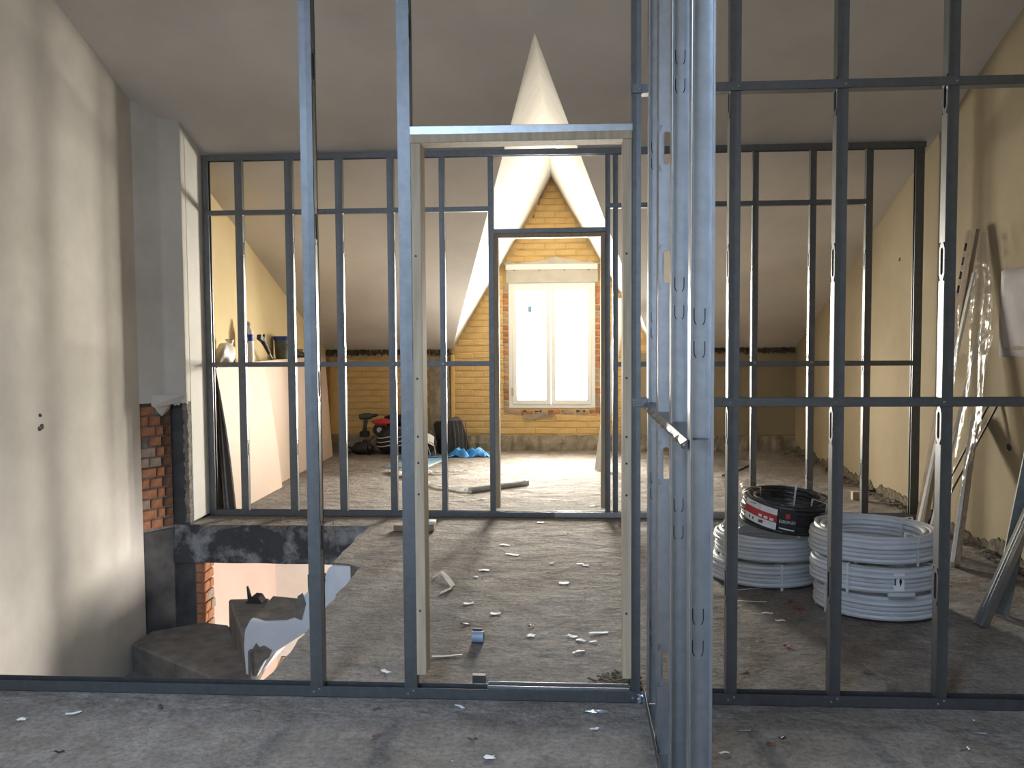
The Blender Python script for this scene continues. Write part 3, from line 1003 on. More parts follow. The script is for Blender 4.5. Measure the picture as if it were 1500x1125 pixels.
for (x0, x1, web) in ((-2.822, -2.775, -1), (-2.566, -2.512, 1), (-2.175, -2.119, 1), (-1.783, -1.729, 1), (-1.383, -1.333, 1), (-0.985, -0.945, 1), (-0.612, -0.572, 1), (0.268, 0.306, -1), (0.326, 0.364, -1), (0.95, 0.99, -1), (1.357, 1.399, -1), (1.774, 1.818, -1), (2.177, 2.226, -1), (2.53, 2.59, 1)):
    o = link('stud', stud_mesh('stud', x1 - x0, D - .003, 0.003, TOP3, web, slots(0, TOP3, .38 if x0 > 0 else .52, .78)), far)
    o.location = ((x0 + x1) / 2, D / 2, 0)
for (a, b) in ((-2.822, -0.10), (-0.12, 2.60)):
    mb = MB()
    channel(mb, (a, Y2 + D / 2, 0.001 if a < -1 else .0025), (b, Y2 + D / 2, 0.001 if a < -1 else .0025), D + (.004 if a < -1 else .008), 0.042)
    fpart(mb, 'floor_track', M['steel'] if a < -1 else M['steel_bright'])
for (a, b, dz) in ((-2.822, -0.10, 0), (-0.16, 2.60, .003)):
    mb = MB()
    channel(mb, (a, Y2 + D / 2, TOP3 + .002 - dz), (b, Y2 + D / 2, TOP3 + .002 - dz), D + (.004 if a < -1 else .008), 0.045, -1)
    fpart(mb, 'ceiling_track', M['steel'])
for (a, b, z) in ((-2.775, -0.60, 2.335), (-2.775, -0.60, 1.165), (0.27, 2.20, 2.345), (0.33, 2.56, 1.155)):
    mb = MB()
    channel(mb, (a, Y2 + D / 2, z), (b, Y2 + D / 2, z), D + .006, 0.036)
    fpart(mb, 'noggin', M['steel'])
for x in (-1.356, -0.965, 1.378, 1.796):
    screw(far, (x, -.004, 1.183), s=.009)
mb = MB()
channel(mb, (-0.575, Y2 + D / 2 - .004, 2.200), (0.272, Y2 + D / 2 - .004, 2.203), D + .004, 0.034, -1)
fpart(mb, 'door_head_channel', M['steel'])
fpart(MB().box((-0.572, Y2 - .012, 2.132), (0.268, Y2 + .085, 2.164)), 'door_head', M['wood'], bevel=.002)
for (x0, x1) in ((-0.570, -0.537), (0.234, 0.266)):
    fpart(MB().box((x0, Y2 - .013, 0.075), (x1, Y2 + .085, 2.131)), 'door_jamb', M['wood'], bevel=.002)

# ------------------------------------------------------------------ plasterboards leaning on the left wall


def board_solid(x_foot, y0, y1, x_top, ztop, label, bow=0.0):
    th = 0.0125
    t = tag(empty('plasterboard', (x_foot, y0, 0)), label, 'board', 'plasterboards leaning on the yellow wall')
    n = 10
    pr = [((x_top - x_foot) * k / n + bow * math.sin(PI * k / n), ztop * k / n) for k in range(n + 1)]
    L_ = y1 - y0
    pts = pr + [(x - th, z) for x, z in reversed(pr)]
    MB().prism_xz(pts[::-1], 0.002, L_ - .002).build('face_paper', M['board'], t)
    for ya, yb in ((0, .002), (L_ - .002, L_)):
        MB().prism_xz(pts[::-1], ya, yb).build('cut_edge', M['board_edge'], t)
    return t


ordn = ['innermost', 'second', 'third', 'fourth', 'fifth', 'sixth', 'seventh']
for k in range(6):
    y0 = 7.0 + 0.012 * ((k * 7) % 5)
    board_solid(-2.845 + 0.0165 * k, y0, 9.98 + .02 * k if k < 5 else 10.18, -2.905 + 0.0145 * k, 1.168 + .002 * (k % 3),
                f'{ordn[k]} plasterboard from the yellow wall in the leaning stack, grey cut edge showing' if k < 5 else 'long pink plasterboard whose bare face runs on behind the shorter front board')
board_solid(-2.672, 6.93, 8.07, -2.815, 1.150, 'short pink plasterboard at the very front of the stack, streaked with light', bow=0.016)

# ------------------------------------------------------------------ things on top of the boards
SH = 1.172


def thing(name, loc, label, cat, group=None, rz=0.0):
    return tag(empty(name, loc, rz), label, cat, group)


def blob(mb, c, rx, ry, rz, seed, amp=0.18, nu=16, nv=10, flat=True, k=0):
    q = random.Random(seed)
    ph = [q.uniform(0, 6.28) for _ in range(8)]

    def f(a, b):
        t, p = a * 2 * PI, b * PI
        d = 1 + amp * (math.sin(3 * t + ph[0]) * math.sin(2 * p + ph[1]) + .6 * math.sin(5 * t + ph[2] + 3 * p) + .4 * math.sin(9 * t + ph[3]) * math.sin(7 * p + ph[4]))
        z = math.cos(p) * rz * d
        z = max(z, -rz * .82) if flat else z
        return (c[0] + rx * d * math.sin(p) * math.cos(t), c[1] + ry * d * math.sin(p) * math.sin(t), c[2] + z)
    return mb.grid(f, nu, nv, k)


t = thing('plastic_bag', (-2.89, 7.33, SH), 'crumpled cloudy white plastic bag on top of the leaning boards', 'bag')
b = MB()
blob(b, (0, 0, .075), .062, .17, .092, 3, .14, 26, 14)
b.build('bag_body', M['bag'], t, smooth=True)
b = MB()
b.lathe([(.03, 0), (.018, .03), (.030, .07), (.036, .085)], (0.0, .10, .12), 10).jitter(.006, 4).build('knotted_neck', M['bag'], t, smooth=True)

t = thing('bottle', (-2.875, 7.84, SH), 'tall translucent white bottle with a blue and yellow label', 'bottle')
MB().lathe([(.040, 0), (.046, .01), (.046, .245), (.040, .28), (.022, .305), (.018, .325)], n=20).build('bottle_body', M['bag'], t, smooth='auto')
MB().lathe([(.047, .188), (.0472, .19), (.0472, .245), (.047, .247)], n=20).build('label_band', M['navy'], t, smooth='auto')
b = MB().grid(lambda a, c: (.0478 * math.cos(-2.7 + a * .9), .0478 * math.sin(-2.7 + a * .9), .19 + c * .055), 6, 1)
b.build('yellow_label', M['yellow_label'], t)
MB().lathe([(.020, .325), (.020, .352), (.012, .356), (.008, .365)], n=14).build('cap', M['lintel'], t, smooth='auto')

t = thing('foam_gun', (-2.875, 8.16, SH), 'black foam gun with a bare metal tip leaning head down on the boards', 'tool')
b = MB()
b.tube([(0, .30, .012), (0, .22, .07)], .010, 8)
b.build('nozzle', M['steel_bright'], t)
b = MB()
b.tube([(0, .215, .072), (0, .10, .155), (0, .02, .205)], [.018, .022, .026], 10)
b.build('barrel', M['black'], t, smooth='auto')
b = MB().bar((0, .03, .20), (0, -.06, .225), .04, .05)
b.bar((0, .06, .18), (0, .10, .245), .022, .035)
b.build('grip', M['black'], t, bevel=.006)
b = MB()
for a_ in range(4):
    b.bar((0, .30, .012), (.02 * math.cos(a_ * 1.57), .315, .012 + .02 * math.sin(a_ * 1.57) + .004), .008, .008)
b.build('tip_valve', M['dark_grey'], t)

t = thing('bucket', (-2.885, 8.80, SH), 'small dark green tub with a blue lid on the boards', 'bucket')
MB().lathe([(.062, 0), (.066, .01), (.074, .185), (.075, .19)], n=22).build('tub', M['green_film'], t, smooth='auto')
MB().lathe([(.079, .188), (.081, .19), (.081, .224), (.076, .23)], n=22).build('lid', M['navy'], t, smooth='auto')
b = MB().tube(smooth_path([(.066, .045, .15), (.083, .02, .09), (.083, -.02, .09), (.066, -.045, .15)], 5), .004, 6)
b.build('handle', M['black'], t)

t = thing('drill_case', (-2.885, 9.22, SH), 'low black power tool lying beside the blue lidded tub', 'tool')
b = MB()
b.tube([(0, -.10, .05), (0, .04, .05), (0, .09, .05)], [.04, .045, .03], 12)
b.build('motor_body', M['black'], t, smooth='auto')
MB().bar((0, -.08, .05), (.01, -.14, .01), .035, .04).build('grip', M['black'], t, bevel=.005)
MB().lathe([(.03, 0), (.045, .005), (.045, .012), (.02, .016)], (0, .1, .03), 14).build('guard', M['dark_grey'], t, smooth='auto')
t = thing('timber_offcut', (-2.885, 9.52, SH), 'short pale timber offcut lying askew at the end of the boards', 'offcut')
MB().bar((0, -.12, .075), (0.0, .14, .03), .06, .035).build('block', M['wood'], t, bevel=.003)
MB().box((-.04, -.10, 0), (.04, .12, .022)).build('packing_strip', M['green_film'], t, bevel=.003)

# ------------------------------------------------------------------ pile at the far wall
t = thing('cordless_drill', (-2.47, 10.56, 0.188), 'cordless drill standing on its battery on the grey ledge', 'drill')
MB().box((-.055, -.045, 0), (.055, .045, .065)).build('battery', M['black'], t, bevel=.01)
b = MB().tube([(-.005, 0, .06), (.005, 0, .12), (.02, 0, .20)], [.026, .022, .027], 10)
b.build('grip', M['dark_grey'], t, smooth='auto')
b = MB().tube([(-.06, 0, .235), (.0, 0, .24), (.07, 0, .245), (.10, 0, .25)], [.030, .042, .038, .024], 12)
b.build('motor_body', M['dark_grey'], t, smooth='auto')
b = MB().tube([(.10, 0, .25), (.14, 0, .255), (.165, 0, .262)], [.022, .020, .006], 10)
b.build('chuck', M['black'], t, smooth='auto')
t = thing('tape_reel', (-2.29, 10.585, 0.188), 'small black reel with a white hub beside the cordless drill', 'reel')
b = MB().lathe([(.03, -.03), (.075, -.03), (.08, -.02), (.08, .02), (.075, .03), (.03, .03)], n=20)
o = b.build('rim', M['black'], t, smooth='auto')
o.location = (0, 0, .08)
o.rotation_euler = (PI / 2, 0, 0)
o = MB().lathe([(.03, -.032), (.032, .032)], n=14).build('hub', M['white'], t, smooth='auto')
o.location = (0, 0, .08)
o.rotation_euler = (PI / 2, 0, 0)
t = thing('sander', (-2.48, 10.36, 0.0), 'black corded sander lying on the floor under the cordless drill', 'tool')
b = MB()
blob(b, (0.03, 0, .065), .13, .07, .075, 12, .12, 16, 10)
b.build('motor_body', M['black'], t, smooth=True)
MB().tube(smooth_path([(-.08, 0, .05), (-.16, -.02, .10), (-.17, -.03, .04), (-.10, -.04, .02)], 6), .010, 7).build('cord', M['black'], t, smooth=True)
MB().tube([(.05, 0, .11), (.06, 0, .17)], [.03, .025], 10).build('knob', M['black'], t, smooth='auto')


t = thing('duffel_bag', (-2.10, 10.42, 0.0), 'black duffel bag with thin white stripes against the far wall', 'bag')
b = MB()
blob(b, (0, 0, .15), .205, .14, .165, 21, .06, 28, 14)
b.build('bag_body', M['black_cloth'], t, smooth=True)
for z, ss in ((.10, 1.0), (.15, 1.02), (.20, .97)):
    b = MB().tube([(-.165 + .33 * k / 10, -.145 * ss * math.sqrt(max(.05, 1 - ((-.165 + .33 * k / 10) / .215) ** 2)) - .012, z + .02 * k / 10 - .006 * math.sin(k)) for k in range(11)], .005, 5)
    b.build('stripe', M['white'], t)
MB().tube(smooth_path([(-.2, -.10, .22), (-.27, -.15, .12), (-.24, -.17, .0)], 6), .018, 6, rv=.006).build('strap', M['black_cloth'], t)
t = thing('folded_jacket', (-2.08, 10.50, 0.315), 'dark jacket with a red lining heaped on the striped bag', 'jacket')
b = MB()
blob(b, (.06, 0, .06), .22, .10, .07, 23, .22, 24, 10)
b.build('jacket_body', M['black_cloth'], t, smooth=True)
b = MB()
blob(b, (-.14, -.03, .05), .12, .06, .045, 24, .15, 16, 8)
b.build('red_lining', M['red'], t, smooth=True)
t = thing('paper_sack', (-1.79, 10.50, 0.0), 'crumpled white and grey paper sack slumped between the dark bags', 'sack')
b = MB()
blob(b, (0, -.02, .21), .105, .09, .26, 27, .15, 22, 14)
b.v = [(x - .12 * (z - .1), y, z) for x, y, z in b.v]
b.build('sack_body', M['white'], t, smooth=False)
t = thing('rucksack', (-1.72, 10.24, 0.0), 'dark rucksack with a pale flap at the middle of the heap', 'rucksack')
b = MB()
blob(b, (0, 0, .15), .15, .10, .17, 29, .10, 22, 12)
b.build('bag_body', M['black_cloth'], t, smooth=True)
b = MB().grid(lambda a, c: (-.13 + a * .28, -.095 - .05 * math.sin(PI * a) + .06 * c, .30 - .18 * a + .10 * c + .01 * math.sin(9 * a)), 10, 4)
b.build('pale_flap', M['white'], t, solid=.006)
for k in range(3):
    MB().tube(smooth_path([(-.1 + .1 * k, -.12, .28 - .05 * k), (0 + .08 * k, -.16, .15), (.06 + .06 * k, -.14, .03)], 5), .006, 5).build('strap', M['lintel'], t)
t = thing('rubble_sack', (-1.39, 10.46, 0.0), 'tall black plastic sack with glossy folds next to the blue sheet', 'sack')
b = MB()


def sackf(a, c):
    th = a * 2 * PI
    z = c * .43
    rx = .185 * (1 - .10 * c) * (1 + .06 * math.sin(3 * th + 4 * c) + .035 * math.sin(7 * th + 5 * c) + .02 * math.sin(13 * th + 9 * c))
    ry = .15 * (1 - .25 * c) * (1 + .06 * math.sin(4 * th + 2))
    sh = 1 if c < .92 else .82
    return (rx * sh * math.cos(th) - .05 * c, ry * sh * math.sin(th), z - (.05 * (math.cos(th + .6) < 0) * c))


b.grid(sackf, 40, 12)
n0 = len(b.v)
b.add([(-.05, 0, .40)], [])
for i in range(40):
    b.f.append((i * 13 + 12, (i + 1) * 13 + 12, n0))
    b.mi.append(0)
b.build('sack_body', M['black'], t, smooth=False)
for k in range(4):
    MB().tube(smooth_path([(.02 + .05 * k, -.13 - .005 * k, .40), (.05 + .045 * k, -.155, .25), (.06 + .04 * k, -.165, .06)], 5), .004, 5).build('fold', M['dark_grey'], t)


def rumple(name, pts, m, loc, label, cat, h, seed, nu=26, nv=14, part='sheet'):
    """pts: four corners on the floor"""
    q = random.Random(seed)
    ph = [q.uniform(0, 6.28) for _ in range(6)]
    A, B, C_, D_ = [Vector(p) for p in pts]
    t = thing(name, loc, label, cat)

    def f(a, c):
        p = A.lerp(B, a).lerp(D_.lerp(C_, a), c)
        e = min(a, 1 - a, c, 1 - c) * 6
        e = min(1, e)
        z = h * (.5 + .5 * math.sin(11 * a + ph[0] + 3 * math.sin(7 * c + ph[1]))) * (.5 + .5 * math.sin(9 * c + ph[2] + 2 * math.sin(13 * a + ph[3])))
        p = p + Vector((.02 * math.sin(9 * c + ph[4]) * h / .06, .02 * math.sin(12 * a + ph[5]) * h / .06, 0))
        return (p.x - loc[0], p.y - loc[1], .003 + z * (.25 + .75 * e))
    MB().grid(f, nu, nv).build(part, m, t, solid=.0015, smooth=True)
    return t


rumple('tarpaulin', [(-1.42, 10.04, 0), (-0.93, 10.08, 0), (-0.92, 10.30, 0), (-1.40, 10.26, 0)], M['blue'], (-1.15, 10.3, 0), 'bright blue crumpled sheet at the foot of the black sack', 'sheet', .105, 41)
rumple('tarpaulin', [(-2.08, 10.05, 0), (-1.48, 10.02, 0), (-1.48, 10.10, 0), (-2.10, 10.16, 0)], M['blue'], (-1.75, 10.2, 0), 'blue sheet edge sticking out from under the dark bags', 'sheet', .03, 43)
rumple('cardboard', [(-2.02, 9.30, 0), (-1.50, 9.32, 0), (-1.38, 10.0, 0), (-1.85, 9.98, 0)], M['pale_blue'], (-1.7, 9.65, 0), 'flat pale blue card lying in front of the bags', 'card', .012, 44, 8, 8)

# ------------------------------------------------------------------ things on the far floor
for k, (pp, lab) in enumerate(((((-1.87, 9.0), (-1.55, 8.6), (-1.25, 8.1), (-0.90, 7.86)), 'longer strip of crumpled milky plastic film on the far floor'),
                               (((-1.60, 8.98), (-1.35, 8.86), (-1.08, 8.92)), 'shorter strip of milky plastic film behind the longer one'))):
    P = smooth_path([(x, y, 0) for x, y in pp], 8)
    t = thing('plastic_strip', tuple(P[len(P) // 2]), lab, 'film')
    c0 = P[len(P) // 2]
    b = MB()
    q = random.Random(50 + k)

    def strip(a, c, P=P, c0=c0, q=q):
        i = min(int(a * (len(P) - 1)), len(P) - 2)
        p = P[i].lerp(P[i + 1], a * (len(P) - 1) - i)
        wdt = .07 + .02 * math.sin(7 * a)
        return (p.x - c0.x + (c - .5) * wdt * 1.2, p.y - c0.y + (c - .5) * wdt, .006 + .022 * abs(math.sin(5 * c + 14 * a)) + q.uniform(0, .008))
    b.grid(strip, 30, 6).build('sheet', M['film_strip'], t, smooth=False)
t = thing('metal_profile', (-0.64, 8.04, 0), 'loose galvanised channel lying on the floor beyond the far doorway', 'profile')
b = MB()
channel(b, (-0.25, -0.22, .002), (0.24, 0.225, .002), .05, .04)
b.build('channel', M['steel_bright'], t)
t = thing('white_board', (0.30, 9.15, 0), 'narrow white board leaning beyond the far doorway right of the window', 'board')
MB().bar((0, 0, 0.006), (0.29, 1.12, 1.80), .02, .10, up=(1, 0, 0)).build('plank', M['white_wood'], t, bevel=.002)
p = on_floor(1254, 732)
t = thing('timber_offcut', tuple(p), 'small pale timber block on the dark floor by the right wall', 'offcut')
MB().box((-.035, -.03, 0), (.035, .03, .07)).build('block', M['wood'], t, bevel=.003)
p0, p1 = on_floor(1058, 698), on_floor(1101, 681)
t = thing('black_cable', tuple(p0), 'short black cable on the dim floor behind the black coil', 'cable')
MB().tube(smooth_path([(0, 0, .008), (.05, .1, .008), ((p1 - p0).x * .5, (p1 - p0).y * .45, .008), ((p1 - p0).x, (p1 - p0).y, .008)], 6), .007, 6).build('cable', M['black'], t)

# wooden offcut by the stairwell corner
t = thing('timber_offcut', (-1.10, 6.28, 0), 'brown splintered timber block with a white top beside the far partition', 'offcut')
MB().box((-.16, -.05, 0), (.13, .05, .05)).jitter(.006, 5).build('block', M['wood_dark'], t, bevel=.004)
MB().box((.05, -.03, .05), (.135, .05, .075)).build('white_top', M['white'], t, bevel=.003)

# ------------------------------------------------------------------ pipe coils


def coil_path(R, turns, layers, r, seed, seg=44):
    q = random.Random(seed)
    P = []
    d = 2 * r * 1.02
    up = True
    for L_ in range(layers):
        rad = R - L_ * d * .95
        n = turns * seg
        for i in range(n + 1):
            s = i / n
            z = r + (s if up else 1 - s) * (turns - 1) * d
            k = i / seg
            wob = .004 * math.sin(2.3 * k + L_) + .003 * math.sin(5.1 * k + seed)
            t = 2 * PI * i / seg + L_ * .4
            P.append((math.cos(t) * (rad + wob), math.sin(t) * (rad + wob), z))
        up = not up
    return P


def strap_loop(R, W, H, th, ang, m, parent, name='tie_strap', wd=.007):
    """thin band around the coil section at an angle"""
    prof = [(R + th, -.001), (R + th, H + th), (R - W - th, H + th), (R - W - th, -.001)]
    ca, sa = math.cos(ang), math.sin(ang)
    pts = []
    for a_, b_ in zip(prof, prof[1:]):
        for k in range(6):
            pts.append((a_[0] + (b_[0] - a_[0]) * k / 6, a_[1] + (b_[1] - a_[1]) * k / 6))
    pts.append(prof[-1])
    b = MB()
    vs, fs = [], []
    for rr, z in pts:
        for s in (-1, 1):
            vs.append((rr * ca - s * wd * sa, rr * sa + s * wd * ca, z))
    for i in range(len(pts) - 1):
        fs.append((2 * i, 2 * i + 1, 2 * i + 3, 2 * i + 2))
    return b.add(vs, fs).build(name, m, parent, solid=.001)


def white_coil(loc, rz, label, R=.298, turns=5, seed=1, tilt=(0, 0), tie=(.2, 2.3, 4.3)):
    t = thing('pipe_coil', loc, label, 'coil', 'coils of white plastic pipe', rz)
    t.rotation_euler = (tilt[0], tilt[1], rz)
    r_ = .0138
    MB().tube(coil_path(R, turns, 3, r_, seed), r_, 8).build('pipe', M['pipe'], t, smooth='auto')
    for a_ in tie:
        strap_loop(R + r_, .085, turns * 2 * r_ * 1.02, .0022, a_, M['film_white'], t)
    return t


cx, cy = 1.553, 4.617
hc = .1425
wc = [
    white_coil((cx + .02, cy + .005, 0), 0.3, 'white pipe coil at the bottom of the three coil stack', seed=1, tie=(-1.25, 1.1, 3.2)),
    white_coil((cx - .005, cy - .01, hc), 1.4, 'white pipe coil in the middle of the three coil stack, tagged with a black diamond', seed=2, tie=(-2.3, 0.8, 2.6)),
    white_coil((cx - .008, cy, hc * 2), 2.5, 'white pipe coil on top of the three coil stack, its open ring showing', seed=3, tie=(-3.7, -1.9, 1.2)),
    white_coil((1.125, 5.185, 0), 0.9, 'white pipe coil on the floor under the two other coils of the left stack', R=.305, seed=4, tie=(-2.4, 0.1, 2.3)),
    white_coil((1.150, 5.19, hc), 2.0, 'white pipe coil directly under the black coil', R=.296, seed=5, tie=(-3.0, -.6, 1.6)),
]


def on_cyl(parent, R, ang, z, w_, h_, m, name, off=.002, n=8, tz=0.0):
    b = MB().grid(lambda a, c: ((R + off) * math.cos(ang + (a - .5) * w_ / R), (R + off) * math.sin(ang + (a - .5) * w_ / R), z + (c - .5) * h_ + tz * (a - .5)), n, 1)
    return b.build(name, m, parent, solid=.0006)


# paper tag with a black diamond on the middle coil, stub of pipe end, loose tag at the bottom coil
o = on_cyl(wc[1], .312, -1.53 - 1.4, .072, .05, .085, M['white'], 'paper_tag', .003)
d_ = MB().grid(lambda a, c: (.3165 * math.cos(-2.91 + (a - .5) * .045 * (1 - abs(2 * c - 1))), .3165 * math.sin(-2.91 + (a - .5) * .045 * (1 - abs(2 * c - 1))), .075 + (c - .5) * .05), 4, 6)
d_.build('diamond_mark', M['black'], o)
on_cyl(wc[1], .3165, -1.53 - 1.4 - .06, .075, .008, .035, M['dark_grey'], 'print_line', 0.0005)
b = MB().tube([(.325 * math.cos(-3.1 + .03 * k), .325 * math.sin(-3.1 + .03 * k), .012) for k in range(14)], .011, 8)
b.build('pipe_end', M['pipe'], wc[1], smooth='auto')
b = MB().tube([(.325 * math.cos(-2.7 + .03 * k), .325 * math.sin(-2.7 + .03 * k), .10) for k in range(6)], .011, 8)
b.build('pipe_end', M['pipe'], wc[4], smooth='auto')
t = thing('paper_tag', tuple(on_floor(1200, 884)), 'white printed tag on the floor against the three coil stack', 'tag')
MB().add([(-.025, -.01, .003), (.022, -.015, .003), (.03, .02, .055), (-.015, .022, .06)], [(0, 1, 2, 3)]).build('card', M['white'], t, solid=.001)
MB().add([(-.008, -.008, .008), (.012, -.010, .008), (.02, .014, .045), (.002, .014, .048)], [(0, 1, 2, 3)]).build('print_block', M['dark_grey'], t, solid=.002)

# black coil in its film with label and straps
bc = thing('pipe_coil', (1.235, 5.135, .305), 'black corrugated pipe coil in clear film with a red and white label', 'coil')
bc.rotation_euler = (math.radians(5.0), math.radians(4.5), 0)
RB, HB, r_ = .262, .185, .0125
P = coil_path(RB - r_, 7, 3, r_, 9)
MB().tube(P, r_, 8).build('pipe', M['black_pipe'], bc, smooth='auto')
# film sleeve: outer wall, loose top roll and inner wall
q = random.Random(61)
prof = [(RB + .004, .004), (RB + .008, .03), (RB + .006, .09), (RB + .009, .15), (RB + .012, .19), (RB - .01, .212), (RB - .05, .208), (RB - .09, .190), (RB - .097, .14), (RB - .096, .04)]


def film(a, c):
    i = min(int(c * (len(prof) - 1)), len(prof) - 2)
    f_ = c * (len(prof) - 1) - i
    rr = prof[i][0] + (prof[i + 1][0] - prof[i][0]) * f_
    z = prof[i][1] + (prof[i + 1][1] - prof[i][1]) * f_
    th = a * 2 * PI
    rr += .004 * math.sin(13 * th + 6 * c) + .003 * math.sin(29 * th + 2)
    z += (.010 * math.sin(7 * th + 1) + .006 * math.sin(17 * th)) * (1 if .4 < c < .8 else .1)
    return (rr * math.cos(th), rr * math.sin(th), z)


MB().grid(film, 96, 18).build('film_sleeve', M['film'], bc, smooth=True)
for a_ in (-1.02, 1.15, 3.0):
    strap_loop(RB + .004, .10, .20, .003, a_, M['film_white'], bc, wd=.005)
RL = RB + .012
la = -2.42            # label centre angle
sl = -.018
lb = on_cyl(bc, RL, la, .105, .215, .115, M['white'], 'label', 0, 12, sl)
on_cyl(bc, RL, la, .108, .215, .042, M['red'], 'red_band', .0012, 12, sl).parent = lb
for k in range(3):
    on_cyl(bc, RL, la + .04 + k * .125, .0985 + sl * (k - .3) * .20, .022, .014, M['white'], 'white_box', .0022, 3).parent = lb
for k, wdt in ((-.23, .009), (-.13, .009), (.06, .028)):
    on_cyl(bc, RL, la + k, .068 - sl * k * -1.4, wdt, .016, M['dark_grey'], 'print_block', .0016, 3).parent = lb
on_cyl(bc, RL, la - .17, .150 + .004, .05, .004, M['dark_grey'], 'print_line', .0016, 3).parent = lb
la2 = la + .215 / RL / 2 + .205
bl = on_cyl(bc, RL, la2, .098, .098, .125, M['black'], 'black_label', 0, 10, -.008)
o = on_cyl(bc, RL, la2, .125, .022, .026, M['red'], 'red_emblem', .0012, 5)
o.parent = bl
o = on_cyl(bc, RL, la2, .052, .080, .006, M['white'], 'white_rule', .0012, 8, -.006)
o.parent = bl


def text_on_cyl(txt, R, ang, z, width, m, parent, name):
    cu = bpy.data.curves.new(name, 'FONT')
    cu.body = txt
    cu.align_x = 'CENTER'
    cu.size = 1
    tmp = bpy.data.objects.new(name, cu)
    COL.objects.link(tmp)
    dg = bpy.context.evaluated_depsgraph_get()
    me = bpy.data.meshes.new_from_object(tmp.evaluated_get(dg))
    bpy.data.objects.remove(tmp)
    xs = [v.co.x for v in me.vertices]
    s = width / (max(xs) - min(xs))
    for v in me.vertices:
        a_ = ang + v.co.x * s / R
        zz = z + v.co.y * s * 1.25
        v.co = (R * math.cos(a_), R * math.sin(a_), zz)
    me.materials.clear()
    me.materials.append(m)
    return link(name, me, parent)


text_on_cyl('EUROFLEX', RL + .002, la2, .085, .086, M['white'], bl, 'label_lettering')

# loose clear bag standing at the left of that stack
t = thing('plastic_bag', tuple(on_floor(1063, 800) + Vector((0.02, .1, 0))), 'clear plastic bag bunched up on the white coil left of the black coil', 'bag')
t.location = (0.905, 5.06, 0.288)
b = MB()


def bagf(a, c):
    th = a * 2 * PI
    z = c * .31
    rr = .045 * (1 - .45 * c) * (1 + .25 * math.sin(3 * th + 5 * c) + .18 * math.sin(7 * th + 9 * c))
    return (rr * math.cos(th) + .03 * math.sin(4 * c), rr * .8 * math.sin(th), z)


b.grid(bagf, 28, 16).build('bag_film', M['film'], t, smooth=False)
b = MB()
blob(b, (0, -.02, .04), .045, .04, .045, 71, .25, 16, 10)
b.build('bunched_hem', M['film_white'], t, smooth=False)

# ------------------------------------------------------------------ timber, rods and profiles against the right wall
t = thing('timber_plank', (2.27, 5.93, 0), 'tall brown timber plank leaning on the right wall, tallest of the lengths there', 'plank')
MB().bar((0, 0, .01), (.335, .06, 2.06), .095, .028, up=(1, .2, 0)).build('plank', M['wood_dark'], t, bevel=.002)
for k in range(4):
    zz = 1.65 + k * .09
    b = MB()
    b.bar((.335 * zz / 2.06 - .05, .06 * zz / 2.06 - .047, zz), (.335 * (zz + .05) / 2.06 - .05, .06 * zz / 2.06 - .047, zz + .05), .006, .014)
    b.build('nail_plate', M['black'], t)
t = thing('timber_batten', (2.22, 5.86, 0), 'thin pale batten leaning just left of the tall brown plank', 'batten')
MB().bar((0, 0, .005), (.36, .05, 1.78), .03, .018, up=(1, .2, 0)).build('batten', M['white_wood'], t, bevel=.002)
t = thing('timber_batten', (2.27, 5.80, 0), 'second thin pale batten, tucked under the film in front of the brown plank', 'batten')
MB().bar((0, 0, .005), (.34, .04, 1.45), .024, .016, up=(1, .2, 0)).build('batten', M['white_wood'], t, bevel=.002)
t = thing('film_wrap', (2.30, 5.72, 0), 'clear crinkled film draped over the leaning planks', 'film')


def wrap(a, c):
    z = .12 + 1.9 * c
    x = .25 * c + .02 * math.sin(9 * a + 5 * c) + .03 * a
    y = .16 - a * (.14 + .34 * math.sin(PI * min(1, c * .75 + .12)))
    return (x + .012 * math.sin(23 * a + 11 * c), y + .02 * math.sin(17 * c + 5 * a), z)


MB().grid(wrap, 18, 40).build('sheet', M['film'], t, smooth=True)
t = thing('board_bundle', (2.30, 5.40, 0), 'short pale board pair with slotted white edges leaning under the rods', 'board')
MB().bar((0, 0, .006), (.325, .52, .845), .07, .026, up=(1, -.4, 0)).build('plank', M['wood_dark'], t, bevel=.002)
MB().bar((-.03, 0.0, .02), (.298, .52, .85), .070, .024, up=(1, -.4, 0)).build('white_plank', M['white_wood'], t, bevel=.002)
for zz in (.80, .765, .68, .645):
    s_ = zz / .845
    for dd in (-.014, .014):
        b = MB()
        b.bar((-.047 + .325 * s_ + dd * .3, .52 * s_ - .018 + dd, zz - .012), (-.047 + .325 * (s_ + .022) + dd * .3, .52 * (s_ + .022) - .018 + dd, zz + .012), .005, .008)
        b.build('edge_slot', M['black'], t)
for k, lab in enumerate(('black rod leaning across the white slotted board, upper of the pair', 'black rod leaning across the white slotted board, lower of the pair')):
    t = thing('rod', (2.27 + .02 * k, 5.93 - .06 * k, 0), lab, 'rod', 'pair of leaning black rods')
    MB().tube([(0, 0, .006), (.15, -.07, .42), (.375, -.17, .99 - .01 * k)], .0065, 8).build('rod', M['black'], t, smooth='auto')

